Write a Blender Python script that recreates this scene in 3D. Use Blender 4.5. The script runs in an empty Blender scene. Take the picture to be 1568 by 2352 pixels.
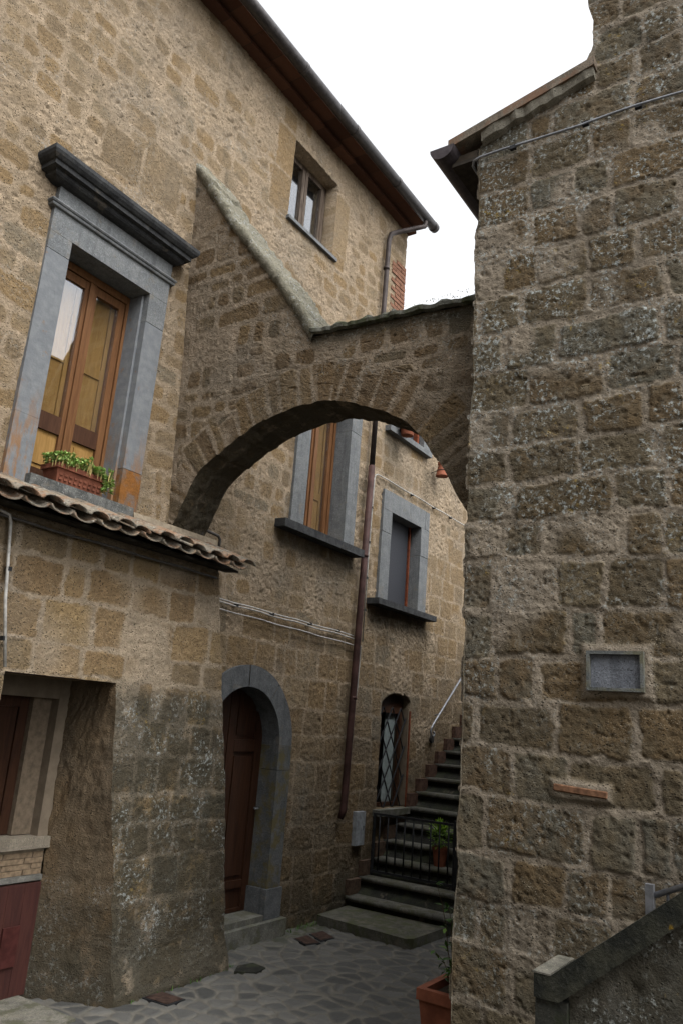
import bpy, bmesh, math, random
import numpy as np
from mathutils import Vector, Matrix
random.seed(7)
R = math.radians
scene = bpy.context.scene
C = scene.collection

# ------------------------------------------------------------------ camera, sky, sun, exposure
# world axes: X runs along the house front away from the viewer, Y towards the house on the left, Z up
ax = Vector((0.541, 0.258, 0.801)); up = Vector((0.074, -0.963, 0.260)); rt = Vector((0.838, -0.081, -0.540))
ax.normalize(); up = (up - ax * up.dot(ax)).normalized(); rt = (rt - ax * rt.dot(ax) - up * rt.dot(up)).normalized()
cr = Vector((ax[0], -rt[0], up[0])); cd = Vector((ax[1], -rt[1], up[1])); cf = Vector((ax[2], -rt[2], up[2]))
cam = bpy.data.objects.new("camera", bpy.data.cameras.new("camera")); C.objects.link(cam)
m = Matrix.Identity(4)
for i in range(3):
    m[i][0] = cr[i]; m[i][1] = -cd[i]; m[i][2] = -cf[i]
m.translation = Vector((0, 0, 1.8))
cam.matrix_world = m
cam.data.sensor_width = 36; cam.data.sensor_height = 36; cam.data.sensor_fit = 'AUTO'
cam.data.lens = 1800 / 2352 * 36
cam.data.clip_start = 0.05; cam.data.clip_end = 2000
scene.camera = cam

SUN_EL, SUN_AZ = 56, -105          # azimuth measured from +X towards +Y
w = bpy.data.worlds.new("World"); scene.world = w; w.use_nodes = True
nt = w.node_tree; nt.nodes.clear()
sky = nt.nodes.new('ShaderNodeTexSky'); sky.sky_type = 'NISHITA'; sky.sun_disc = False
sky.sun_elevation = R(SUN_EL); sky.sun_rotation = R(90 - SUN_AZ)
sky.air_density = 1.0; sky.dust_density = 4.0
hs = nt.nodes.new('ShaderNodeHueSaturation'); hs.inputs['Saturation'].default_value = 0.10
bg = nt.nodes.new('ShaderNodeBackground'); bg.inputs['Strength'].default_value = 0.15
wo = nt.nodes.new('ShaderNodeOutputWorld')
nt.links.new(sky.outputs[0], hs.inputs['Color']); nt.links.new(hs.outputs[0], bg.inputs['Color']); nt.links.new(bg.outputs[0], wo.inputs['Surface'])
sl = bpy.data.lights.new("sun", 'SUN'); sl.energy = 0.6; sl.angle = R(60); sl.color = (1, .98, .95)
so = bpy.data.objects.new("sun", sl); C.objects.link(so)
sd = Vector((math.cos(R(SUN_EL)) * math.cos(R(SUN_AZ)), math.cos(R(SUN_EL)) * math.sin(R(SUN_AZ)), math.sin(R(SUN_EL))))
so.rotation_euler = sd.to_track_quat('Z', 'Y').to_euler(); so.location = (0, 0, 20)
scene.view_settings.view_transform = 'Standard'; scene.view_settings.look = 'None'
scene.view_settings.exposure = 1.62; scene.view_settings.gamma = 1

FY = 4.47        # plane of the house front
TX = 3.95        # plane of the tower front

# ------------------------------------------------------------------ object helpers
def tag(o, label=None, cat=None, group=None, kind=None):
    if label: o['label'] = label
    if cat: o['category'] = cat
    if group: o['group'] = group
    if kind: o['kind'] = kind
    return o
def thing(name, label, cat, loc=(0, 0, 0), group=None):
    o = bpy.data.objects.new(name, None); C.objects.link(o); o.location = loc; o.empty_display_size = .2
    return tag(o, label, cat, group)
def link(name, me, mat, parent=None, smooth=False):
    o = bpy.data.objects.new(name, me); C.objects.link(o)
    if mat is not None: me.materials.append(mat)
    if parent is not None:
        o.parent = parent
        p = parent; off = Vector((0, 0, 0))
        while p is not None:
            off += Vector(p.location); p = p.parent
        o.location = -off if parent.location.length or off.length else (0, 0, 0)
    if smooth: me.polygons.foreach_set('use_smooth', np.ones(len(me.polygons), bool))
    return o
def bmobj(name, bm, mat, parent=None, bevel=0, smooth=False, seg=1):
    if bevel:
        es = [e for e in bm.edges if len(e.link_faces) == 2 and e.calc_face_angle(0) > .6]
        bmesh.ops.bevel(bm, geom=es, offset=bevel, segments=seg, affect='EDGES', profile=.6)
    bmesh.ops.recalc_face_normals(bm, faces=bm.faces)
    me = bpy.data.meshes.new(name); bm.to_mesh(me); bm.free()
    return link(name, me, mat, parent, smooth)
def box(bm, x0, x1, y0, y1, z0, z1, sub=0, jit=0, seed=0):
    vs = [bm.verts.new((x, y, z)) for x in (x0, x1) for y in (y0, y1) for z in (z0, z1)]
    for f in ((0, 1, 3, 2), (4, 6, 7, 5), (0, 4, 5, 1), (2, 3, 7, 6), (0, 2, 6, 4), (1, 5, 7, 3)):
        bm.faces.new([vs[i] for i in f])
    return vs
SPLIT = {'stone_surround': 'surround_stone', 'stone_lintel': 'lintel_stone', 'stone_jamb': 'jamb_stone', 'jamb_base': 'jamb_base', 'rail': 'rail', 'rebate': 'rebate',
         'pane': 'pane', 'rear_wall': 'rear_wall', 'orange_frame': 'orange_frame', 'rim': 'rim', 'leaf': 'stile', 'recess_wall': 'recess_wall', 'panel': 'panel', 'inner_shutter': 'shutter_board'}
def boxes(name, lst, mat, parent=None, bevel=.004, smooth=False):
    if name in SPLIT and len(lst) > 1:
        o = None
        for k_, b in enumerate(lst):
            bm = bmesh.new(); box(bm, *b)
            q = bmobj(SPLIT[name] if name != 'leaf' or k_ < 2 or parent.name.startswith('window.002') else 'top_rail', bm, mat, parent, bevel, smooth)
            o = o or q
        return o
    bm = bmesh.new()
    for b in lst: box(bm, *b)
    return bmobj(name, bm, mat, parent, bevel, smooth)
def tube(bm, pts, r, n=8, cap=True):
    pts = [Vector(p) for p in pts]; rings = []
    if not hasattr(r, '__len__'): r = [r] * len(pts)
    ref = None
    for i, p in enumerate(pts):
        a = pts[max(i - 1, 0)]; b = pts[min(i + 1, len(pts) - 1)]
        t = (b - a).normalized()
        if ref is None: ref = t.orthogonal().normalized()
        u = (ref - t * ref.dot(t)).normalized(); v = t.cross(u); ref = u
        rings.append([bm.verts.new(p + r[i] * (math.cos(k * 2 * math.pi / n) * u + math.sin(k * 2 * math.pi / n) * v)) for k in range(n)])
    for a, b in zip(rings, rings[1:]):
        for k in range(n): bm.faces.new((a[k], a[(k + 1) % n], b[(k + 1) % n], b[k]))
    if cap: bm.faces.new(rings[0][::-1]); bm.faces.new(rings[-1])
def prism(bm, poly, axis, a, b):
    """poly of 2D points extruded along an axis from a to b"""
    def P(p, t):
        return {'x': (t, p[0], p[1]), 'y': (p[0], t, p[1]), 'z': (p[0], p[1], t)}[axis]
    A = [bm.verts.new(P(p, a)) for p in poly]; B = [bm.verts.new(P(p, b)) for p in poly]
    bm.faces.new(A); bm.faces.new(B[::-1])
    for i in range(len(poly)):
        j = (i + 1) % len(poly); bm.faces.new((A[i], B[i], B[j], A[j]))

# ------------------------------------------------------------------ noise and stone layouts (numpy)
def _h(ix, iy, s):
    n = (ix.astype(np.int64) * 374761393 + iy.astype(np.int64) * 668265263 + s * 1442695041) & 0xffffffff
    n = ((n ^ (n >> 13)) * 1274126177) & 0xffffffff
    n = n ^ (n >> 16)
    return (n & 0xffff) / 65535.0
def vn(x, y, s=0):
    ix = np.floor(x); iy = np.floor(y); fx = x - ix; fy = y - iy
    fx = fx * fx * (3 - 2 * fx); fy = fy * fy * (3 - 2 * fy)
    a = _h(ix, iy, s); b = _h(ix + 1, iy, s); c = _h(ix, iy + 1, s); d = _h(ix + 1, iy + 1, s)
    return (a * (1 - fx) + b * fx) * (1 - fy) + (c * (1 - fx) + d * fx) * fy
def fbm(x, y, s=0, o=4):
    t = 0; a = .5; n = 0
    for i in range(o):
        t = t + a * vn(x, y, s + i * 17); n += a; a *= .5; x = x * 2.03 + 5.1; y = y * 2.03 + 1.7
    return t / n
def ss(a, b, x):
    t = np.clip((x - a) / (b - a), 0, 1); return t * t * (3 - 2 * t)
def coursed(U, V, seed, h, w, mort, warp, rnd=.04, ulim=None, vlim=None):
    """irregular courses of blocks: signed distance inside the block and three random values per block"""
    rng = np.random.default_rng(seed)
    u = U + warp * (fbm(U * 2.2, V * 2.2, seed, 3) - .5) * 2 + warp * .35 * (fbm(U * 9, V * 9, seed + 5, 2) - .5)
    v = V + warp * (fbm(U * 1.7, V * 2.6, seed + 9, 3) - .5) * 2 + warp * .35 * (fbm(U * 8, V * 8, seed + 3, 2) - .5)
    v0, v1 = v.min() - .1, v.max() + .1; u0, u1 = u.min() - .1, u.max() + .1
    rb = [v0]
    while rb[-1] < v1: rb.append(rb[-1] + rng.uniform(*h))
    rb = np.array(rb); row = np.clip(np.searchsorted(rb, v) - 1, 0, len(rb) - 2)
    l = np.zeros_like(u); r = np.zeros_like(u); r1 = np.zeros_like(u); r2 = np.zeros_like(u); r3 = np.zeros_like(u)
    ib = np.zeros_like(u); it = np.zeros_like(u)
    for k in range(len(rb) - 1):
        m_ = row == k
        cb = [u0 - rng.uniform(0, w[1])]
        while cb[-1] < u1: cb.append(cb[-1] + rng.uniform(*w) * (1.5 if rng.random() < .12 else 1) * (.55 if rng.random() < .15 else 1))
        cb = np.array(cb); n = len(cb)
        c1, c2, c3 = rng.random(n), rng.random(n), rng.random(n)
        il = rng.uniform(mort[0], mort[1], n); ir = rng.uniform(mort[0], mort[1], n)
        jb = rng.uniform(mort[0], mort[1], n); jt = rng.uniform(mort[0], mort[1], n)
        if not m_.any(): continue
        c = np.clip(np.searchsorted(cb, u[m_]) - 1, 0, n - 2)
        l[m_] = cb[c] + il[c]; r[m_] = cb[c + 1] - ir[c]; ib[m_] = jb[c]; it[m_] = jt[c]
        r1[m_] = c1[c]; r2[m_] = c2[c]; r3[m_] = c3[c]
    b = rb[row] + ib; t = rb[row + 1] - it
    cx = (l + r) / 2; hx = np.maximum((r - l) / 2, .01); cy = (b + t) / 2; hy = np.maximum((t - b) / 2, .01)
    rr = np.minimum(rnd, np.minimum(hx, hy) * .9)
    qx = np.abs(u - cx) - (hx - rr); qy = np.abs(v - cy) - (hy - rr)
    sdf = -(np.hypot(np.maximum(qx, 0), np.maximum(qy, 0)) + np.minimum(np.maximum(qx, qy), 0) - rr)
    return sdf, r1, r2, r3
def relief(U, V, sdf, r3, seed, amp=1.0, proud=.012, rag=1.0):
    """height of the rough surface and the stone mask"""
    e = sdf + rag * (.026 * (fbm(U * 13, V * 13, seed, 4) - .5) + .018 * (fbm(U * 40, V * 40, seed + 2, 2) - .5))
    st = ss(-.004, .006, e)
    rough = (fbm(U * 6, V * 6, seed + 4, 3) - .5) * .012 + (fbm(U * 34, V * 38, seed + 6, 4) - .5) * .010
    pit = ss(.66, .80, fbm(U * 42, V * 50, seed + 8, 2)) * .007 + ss(.93, .97, vn(U * 17, V * 22, seed + 9)) * .010
    mr = (fbm(U * 9, V * 14, seed + 7, 4) - .5) * .016 + (fbm(U * 50, V * 60, seed + 10, 2) - .5) * .008
    edge = -.004 * ss(.010, 0, np.abs(e + .003)) * ss(.48, .62, fbm(U * 5, V * 5, seed + 20, 2))
    d = st * (proud * (r3 - .45) + rough - pit) + (1 - st) * mr + edge
    d = d * amp + .03 * (fbm(U * 1.1, V * 1.1, seed + 12, 2) - .5)
    return d, st

def grid_mesh(name, P, keep, attrs, mat, parent=None, flip=False, reveal=None):
    """P: (nu,nv,3) positions, keep: (nu-1,nv-1) cells, attrs: dict of (nu,nv). reveal: (nu,nv,3) inner positions joined at hole edges"""
    nu, nv = P.shape[:2]
    idx = np.arange(nu * nv).reshape(nu, nv)
    q = np.stack([idx[:-1, :-1], idx[1:, :-1], idx[1:, 1:], idx[:-1, 1:]], -1)[keep]
    pos = P.reshape(-1, 3); A = {k: v.reshape(-1) for k, v in attrs.items()}
    if reveal is not None:
        N = nu * nv; qs = []
        dk = keep[:-1, :] != keep[1:, :]
        i, j = np.nonzero(dk); a = idx[i + 1, j]; b = idx[i + 1, j + 1]; k0 = keep[i, j]
        qs.append(np.where(k0[:, None], np.stack([b, a, a + N, b + N], -1), np.stack([a, b, b + N, a + N], -1)))
        dk = keep[:, :-1] != keep[:, 1:]
        i, j = np.nonzero(dk); a = idx[i, j + 1]; b = idx[i + 1, j + 1]; k0 = keep[i, j]
        qs.append(np.where(k0[:, None], np.stack([a, b, b + N, a + N], -1), np.stack([b, a, a + N, b + N], -1)))
        q = np.concatenate([q] + qs); pos = np.concatenate([pos, reveal.reshape(-1, 3)])
        A = {k: np.concatenate([v, v]) for k, v in A.items()}
    used, inv = np.unique(q, return_inverse=True); q = inv.reshape(-1, 4)
    pos = pos[used]
    if flip: q = q[:, ::-1]
    me = bpy.data.meshes.new(name)
    me.vertices.add(len(pos)); me.vertices.foreach_set('co', pos.astype(np.float32).ravel())
    me.loops.add(q.size); me.loops.foreach_set('vertex_index', q.astype(np.int32).ravel())
    me.polygons.add(len(q)); me.polygons.foreach_set('loop_start', (np.arange(len(q)) * 4).astype(np.int32))
    me.update(calc_edges=True)
    for k, v in A.items():
        at = me.attributes.new(k, 'FLOAT', 'POINT'); at.data.foreach_set('value', v[used].astype(np.float32))
    return link(name, me, mat, parent, True)
def lin(a, b, step, extra=()):
    v = np.concatenate([np.arange(a, b, step), [b], [e for e in extra if a < e < b]])
    v = np.unique(np.round(v, 4))
    k = [v[0]]
    ex = set(np.round(extra, 4)) | {round(a, 4), round(b, 4)}
    for x in v[1:]:
        if x - k[-1] < step * .35:
            if x in ex: k[-1] = x if k[-1] not in ex else k[-1]
            if x in ex and k[-1] != x: k.append(x)
        else: k.append(x)
    return np.array(k)

# ------------------------------------------------------------------ materials
class M:
    def __init__(s, name):
        s.mat = bpy.data.materials.new(name); s.mat.use_nodes = True; s.t = s.mat.node_tree
        s.b = s.t.nodes['Principled BSDF']; s.b.inputs['Roughness'].default_value = .9
        s.b.inputs['Specular IOR Level'].default_value = .12
        s.co = s.t.nodes.new('ShaderNodeTexCoord').outputs['Object']
    def n(s, typ, **kw):
        x = s.t.nodes.new(typ)
        for k, v in kw.items():
            if k.startswith('_'): setattr(x, k[1:], v)
            else: s.set(x.inputs[int(k[1:]) if k[0] == 'i' and k[1:].isdigit() else k.replace('__', ' ')], v)
        return x
    def set(s, inp, v):
        if hasattr(v, 'is_output'): s.t.links.new(v, inp)
        elif isinstance(v, (tuple, list)) and len(v) == 3 and inp.type == 'RGBA': inp.default_value = (*v, 1)
        else: inp.default_value = v
    def noise(s, sc, det=4, rough=.6, co=None, dist=0):
        x = s.n('ShaderNodeTexNoise', Scale=sc, Detail=det, Roughness=rough, Distortion=dist); s.set(x.inputs['Vector'], co or s.co); return x.outputs[0]
    def vor(s, sc, feat='F1', co=None, out='Distance'):
        x = s.n('ShaderNodeTexVoronoi', _feature=feat, Scale=sc); s.set(x.inputs['Vector'], co or s.co); return x.outputs[out]
    def scaled(s, v):
        x = s.n('ShaderNodeMapping', Scale=v); s.set(x.inputs['Vector'], s.co); return x.outputs[0]
    def attr(s, nm):
        return s.n('ShaderNodeAttribute', _attribute_name=nm).outputs['Fac']
    def mix(s, f, a, b, mode='MIX'):
        x = s.n('ShaderNodeMixRGB', _blend_type=mode); s.set(x.inputs[0], f); s.set(x.inputs[1], a); s.set(x.inputs[2], b); return x.outputs[0]
    def ma(s, op, a, b=0, c=0, clamp=False):
        x = s.n('ShaderNodeMath', _operation=op, _use_clamp=clamp); s.set(x.inputs[0], a); s.set(x.inputs[1], b); s.set(x.inputs[2], c); return x.outputs[0]
    def rng(s, v, a, b, c=0, d=1):
        x = s.n('ShaderNodeMapRange', _interpolation_type='SMOOTHSTEP'); s.set(x.inputs[0], v)
        for i, k in enumerate((a, b, c, d)): x.inputs[i + 1].default_value = k
        return x.outputs[0]
    def ramp(s, f, stops):
        x = s.n('ShaderNodeValToRGB'); s.set(x.inputs[0], f); e = x.color_ramp.elements
        while len(e) < len(stops): e.new(.5)
        for el, (p, c) in zip(e, stops): el.position = p; el.color = (*c, 1)
        return x.outputs[0]
    def out(s, col, rough=None, bump=None, bd=.005, bs=1, **kw):
        s.set(s.b.inputs['Base Color'], col)
        if rough is not None: s.set(s.b.inputs['Roughness'], rough)
        if bump is not None:
            x = s.n('ShaderNodeBump', Distance=bd, Strength=bs); s.set(x.inputs['Height'], bump); s.t.links.new(x.outputs[0], s.b.inputs['Normal'])
        for k, v in kw.items(): s.set(s.b.inputs[k.replace('__', ' ')], v)
        return s.mat

def stone_mat(name, mort, mort2, cols, stain_shade=(.035, .033, .024), lichen=(.27, .29, .28), yellow=(.22, .15, .03), fine=1.0, dark=.35):
    k = M(name)
    st, rnd, sta, li = k.attr('stone'), k.attr('rnd'), k.attr('stain_shade'), k.attr('lich')
    n1 = k.noise(3.5, 5); n2 = k.noise(22, 6, .65); n3 = k.noise(85, 4, .7); n4 = k.noise(9, 6, .65)
    f = k.ma('ADD', rnd, k.ma('MULTIPLY', k.ma('SUBTRACT', n4, .5), .55), clamp=True)
    sc = k.ramp(f, [(i / (len(cols) - 1), c) for i, c in enumerate(cols)])
    mc = k.mix(k.rng(n1, .35, .65), mort, mort2)
    mc = k.mix(k.rng(n4, .52, .70, 0, .5), mc, tuple(x * .62 for x in mort2))
    mc = k.mix(k.rng(k.noise(16, 6, .7), .56, .68, 0, .55), mc, tuple(min(x * 1.45, .6) for x in mort))
    c = k.mix(st, mc, sc)
    g = k.ma('ADD', k.ma('ADD', k.ma('MULTIPLY', n2, 1.0), k.ma('MULTIPLY', n3, .7)), .16)
    c = k.mix(1, c, k.n('ShaderNodeCombineColor', i0=g, i1=g, i2=g).outputs[0], 'MULTIPLY')
    # dark scoria grains, pore shade put into the colour, pale grains of the tuff
    v = k.vor(50, co=k.scaled((1, 1, 1.35))); v2 = k.vor(105); v3 = k.vor(135)
    pit_grain = k.ma('MULTIPLY', k.rng(v, .34, .18), k.rng(n2, .44, .56))
    c = k.mix(k.ma('MULTIPLY', pit_grain, .8, clamp=True), c, (.035, .028, .02))
    c = k.mix(k.ma('MULTIPLY', k.rng(v3, .34, .16), k.rng(n4, .40, .55, .25, .75)), c, (.045, .036, .025))
    pale = k.ma('MULTIPLY', k.rng(v2, .28, .14), k.rng(n4, .48, .62))
    c = k.mix(k.ma('MULTIPLY', pale, .6), c, (.40, .35, .27))
    c = k.mix(k.rng(n3, .58, .74, 0, dark), c, (.06, .048, .032))
    c = k.mix(k.rng(k.noise(1.3, 4, .6), .48, .66, 0, .22), c, tuple(sum(mort2) / 3 * q for q in (.72, .68, .60)))
    c = k.mix(k.rng(k.noise(1, 5, .65, k.scaled((5, 5, .55))), .54, .72, 0, .32), c, (.07, .06, .045))
    # damp, soot, moss and shade put into the colour by one mask
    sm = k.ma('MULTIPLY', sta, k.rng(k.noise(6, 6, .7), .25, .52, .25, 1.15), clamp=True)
    c = k.mix(k.ma('MULTIPLY', sm, .85), c, stain_shade)
    # lichen
    lg = k.ma('MULTIPLY', li, k.ma('MULTIPLY', k.rng(k.noise(42, 5, .75), .52, .62), k.rng(k.noise(5.5, 3), .42, .60)))
    lg = k.ma('MULTIPLY', lg, .95, clamp=True)
    c = k.mix(lg, c, lichen)
    ly = k.ma('MULTIPLY', li, k.ma('MULTIPLY', k.rng(k.noise(30, 5, .75), .56, .66), k.rng(k.noise(4.1, 3, .5, k.scaled((1.3, 1.1, .9))), .54, .66)), clamp=True)
    c = k.mix(k.ma('MULTIPLY', ly, .7), c, yellow)
    hgt = k.ma('ADD', k.ma('MULTIPLY', n2, .9), k.ma('MULTIPLY', n3, .55))
    hgt = k.ma('SUBTRACT', hgt, k.ma('MULTIPLY', pit_grain, .45))
    return k.out(c, .93, hgt, .022 * fine, .9)

FAC = stone_mat('plastered_tuff', (.280, .218, .150), (.236, .183, .124), [(.175, .125, .072), (.195, .134, .070), (.152, .114, .072), (.212, .155, .092), (.160, .130, .090)])
LOW = stone_mat('damp_tuff', (.275, .22, .155), (.235, .187, .132), [(.20, .14, .075), (.16, .108, .058), (.22, .155, .08), (.14, .105, .065)], stain_shade=(.032, .031, .023))
ARC = stone_mat('arch_tuff', (.285, .225, .163), (.235, .186, .134), [(.150, .100, .054), (.118, .080, .046), (.175, .118, .060), (.110, .088, .060)])
TOW = stone_mat('tower_tuff', (.222, .186, .142), (.178, .149, .114), [(.086, .069, .044), (.110, .076, .040), (.070, .055, .034), (.108, .086, .054), (.084, .078, .060), (.098, .068, .037), (.098, .085, .060)], fine=.65, dark=.4)
def simple_stone(name, c1, c2, sp=.4, moss=None):
    k = M(name)
    n = k.noise(9, 6, .65); n2 = k.noise(60, 5, .75); v = k.vor(85)
    c = k.mix(k.rng(n, .35, .65), c1, c2)
    g = k.ma('ADD', k.ma('MULTIPLY', n2, 1.1), .45)
    c = k.mix(1, c, k.n('ShaderNodeCombineColor', i0=g, i1=g, i2=g).outputs[0], 'MULTIPLY')
    c = k.mix(k.ma('MULTIPLY', k.rng(v, .32, .16), k.rng(n2, .42, .54, 0, min(1, sp * 1.7))), c, (.022, .022, .022))
    c = k.mix(k.rng(k.noise(120, 3), .60, .70, 0, sp), c, tuple(min(x * 2.1, .5) for x in c2))
    c = k.mix(k.rng(k.noise(1, 5, .65, k.scaled((16, 16, 1.6))), .50, .68, 0, .45), c, tuple(x * .5 for x in c1))
    c = k.mix(k.rng(k.noise(5, 5, .7), .58, .66, 0, .35), c, (.16, .135, .10))
    if moss: c = k.mix(k.rng(k.noise(7, 6, .7), .46, .62, 0, .85), c, moss)
    return k.out(c, .85, k.ma('ADD', k.ma('MULTIPLY', n2, .7), n), .008, .8)
PEP = simple_stone('grey_lava_stone', (.112, .119, .124), (.148, .154, .156), .5)
PEPD = simple_stone('dark_lava_stone', (.026, .027, .029), (.050, .052, .053), .3)
SILLM = simple_stone('lichened_sill', (.06, .062, .06), (.13, .132, .125), .8)
COPE = simple_stone('lichened_coping', (.17, .165, .135), (.27, .27, .23), .9, (.11, .10, .07))
CAPM = simple_stone('mossy_slab', (.06, .06, .05), (.13, .13, .11), .6, (.035, .04, .018))
STEP = simple_stone('worn_step', (.085, .085, .074), (.14, .137, .12), .5, (.07, .07, .045))
RISER = simple_stone('shaded_riser', (.012, .0125, .011), (.022, .022, .018), .4, (.03, .034, .02))  # dark copy of the step stone: riser shade put into the colour
PARA = simple_stone('blackened_coping', (.017, .018, .016), (.034, .034, .028), .5, (.020, .024, .012))
# rusty jambs of the big window
k = M('rust_stained_stone'); n = k.noise(14, 5); n2 = k.noise(70, 4, .7)
z = k.n('ShaderNodeSeparateXYZ'); k.set(z.inputs[0], k.co); zz = z.outputs[2]
c = k.mix(k.rng(n, .35, .68), (.125, .133, .142), (.158, .166, .172))
c = k.mix(k.ma('MULTIPLY', k.rng(k.vor(95), .28, .1), k.rng(n2, .45, .6, 0, .4)), c, (.03, .03, .03))
rs = k.ma('MULTIPLY', k.rng(zz, 3.95, 3.3), k.rng(k.noise(6, 5, .7, k.scaled((2.2, 2.2, .55))), .42, .58))
c = k.mix(k.ma('MULTIPLY', rs, .8), c, (.20, .10, .035))
pa = k.ma('MULTIPLY', k.rng(k.noise(9, 4), .62, .70), .6)
c = k.mix(pa, c, (.17, .11, .07))
PEPR = k.out(c, .85, k.ma('ADD', k.ma('MULTIPLY', n2, .5), n), .006, .7)
def wood(name, c1, c2, gloss=.45, sc=(9, 9, .9), coat=0):
    k = M(name)
    n = k.noise(3.2, 5, .6, k.scaled(sc), 1.2); n2 = k.noise(22, 4, .6, k.scaled((sc[0], sc[1], sc[2] * .6)))
    c = k.mix(k.rng(n, .3, .7), c1, c2)
    c = k.mix(k.rng(n2, .55, .75, 0, .45), c, tuple(x * .45 for x in c1))
    kw = {}
    if coat: kw = {'Coat__Weight': coat, 'Coat__Roughness': .08}
    return k.out(c, gloss, n2, .002, .6, **kw)
WOCH = wood('ochre_shutter_wood', (.205, .116, .035), (.275, .160, .055), .55)
WBRN = wood('varnished_frame_wood', (.100, .046, .020), (.152, .074, .033), .45)
WMID = wood('dark_rail_wood', (.042, .020, .012), (.065, .031, .018), .5)
WDRK = wood('dark_door_wood', (.022, .0105, .0065), (.040, .018, .010), .5)
WGRY = wood('weathered_frame_wood', (.038, .026, .019), (.125, .098, .075), .6)
REDP = wood('red_painted_boards', (.034, .014, .012), (.052, .020, .016), .7)
def plain(name, col, rough=.5, metal=0, nz=.25, sc=25, bump=.001):
    k = M(name); n = k.noise(sc, 4)
    c = k.mix(k.rng(n, .3, .7), tuple(x * (1 - nz) for x in col), tuple(min(1, x * (1 + nz)) for x in col))
    return k.out(c, rough, n, bump, .5, Metallic=metal)
TERR = plain('terracotta', (.185, .066, .038), .8, 0, .3, 8)
TERD = plain('faded_terracotta', (.068, .040, .029), .85, 0, .4)
GUTM = plain('brown_gutter_metal', (.060, .056, .056), .38, .35)
PIPEM = plain('brown_pipe_metal', (.045, .037, .035), .55, .2, .35, 9)
PIPED = plain('maroon_pipe', (.045, .024, .021), .6, .1, .4, 7)
IRON = plain('black_iron', (.02, .021, .023), .5, .2)
GALV = plain('galvanised_steel', (.22, .23, .25), .4, .6)
CABG = plain('grey_cable_sheath', (.33, .32, .30), .6)
CABD = plain('dark_cable_sheath', (.07, .065, .06), .6)
BOXG = plain('grey_plastic', (.20, .215, .23), .5)
RUST = plain('rusty_iron', (.045, .028, .022), .8, .2, .5)
SCRN = plain('dark_insect_screen', (.030, .032, .038), .55, 0, .15, 60)
ORNG = plain('orange_frame_paint', (.13, .038, .018), .6)
CURT = plain('pale_curtain', (.24, .28, .28), .9, 0, .15, 20)
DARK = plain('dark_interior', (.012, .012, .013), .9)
PLAS = plain('pale_render', (.125, .10, .073), .95, 0, .15, 12, .004)
SOIL = plain('soil', (.03, .022, .015), 1)
BRK = plain('old_brick', (.155, .078, .050), .9, 0, .35, 40, .003)
BRKP = plain('pale_brick', (.15, .11, .072), .9, 0, .3, 30, .003)
MORT = plain('lime_mortar', (.20, .165, .12), .95, 0, .2, 30, .004)
# clear reflecting glass
k = M('window_glass'); t = k.t
gl = k.n('ShaderNodeBsdfGlossy', Roughness=.01); gl.inputs['Color'].default_value = (.95, .97, 1, 1)
tr = k.n('ShaderNodeBsdfTransparent'); tr.inputs['Color'].default_value = (.96, .97, .97, 1)
fw = k.n('ShaderNodeLayerWeight', Blend=.5).outputs['Facing']; fr = k.ma('ADD', k.ma('MULTIPLY', k.ma('POWER', fw, 4.0), .85), .10, clamp=True)
mx = k.n('ShaderNodeMixShader', i0=fr, i1=tr.outputs[0], i2=gl.outputs[0])
t.links.new(mx.outputs[0], t.nodes['Material Output'].inputs['Surface']); GLASS = k.mat
def leafm(name, a, b, c):
    k = M(name); oi = k.n('ShaderNodeAttribute', _attribute_name='leafv').outputs['Fac']
    return k.out(k.ramp(oi, [(0, a), (.6, b), (1, c)]), .55, None, Subsurface__Weight=0)
LEAF = leafm('pot_leaf', (.035, .075, .018), (.06, .13, .03), (.12, .20, .05))
SEDUM = leafm('sedum_leaf', (.17, .27, .07), (.30, .43, .15), (.45, .34, .15))
LIME = leafm('lime_leaf', (.06, .14, .012), (.16, .28, .03), (.30, .40, .05))
DRYG = leafm('dry_grass', (.08, .09, .03), (.13, .12, .05), (.22, .19, .10))
# coppi roof tiles
k = M('lichened_roof_tile'); n = k.noise(9, 5, .65); n2 = k.noise(40, 5, .7); n3 = k.noise(4, 2)
c = k.mix(k.rng(n3, .42, .58), (.19, .145, .10), (.20, .12, .075))
c = k.mix(k.rng(n, .42, .56, 0, .9), c, (.165, .15, .122))
c = k.mix(k.rng(n2, .50, .62, 0, .85), c, (.05, .046, .038))
c = k.mix(k.ma('MULTIPLY', k.rng(k.noise(28, 5, .7), .60, .68), .8), c, (.42, .41, .36))
TILE = k.out(c, .9, n2, .006, .8)
k = M('soffit_tile'); xs = k.n('ShaderNodeSeparateXYZ'); k.set(xs.inputs[0], k.co)
cell = k.ma('FLOOR', k.ma('DIVIDE', xs.outputs[0], .31))
wn = k.n('ShaderNodeTexWhiteNoise', _noise_dimensions='1D'); k.set(wn.inputs['W'], cell)
c = k.mix(wn.outputs[0], (.066, .032, .022), (.115, .056, .036)); n = k.noise(20, 5)
c = k.mix(k.rng(n, .5, .75, 0, .5), c, (.08, .045, .035))
fr_ = k.ma('FRACT', k.ma('DIVIDE', xs.outputs[0], .31))
SOFF = k.out(k.mix(k.rng(fr_, .03, .015), c, (.05, .035, .028)), .9, n, .004)
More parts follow.
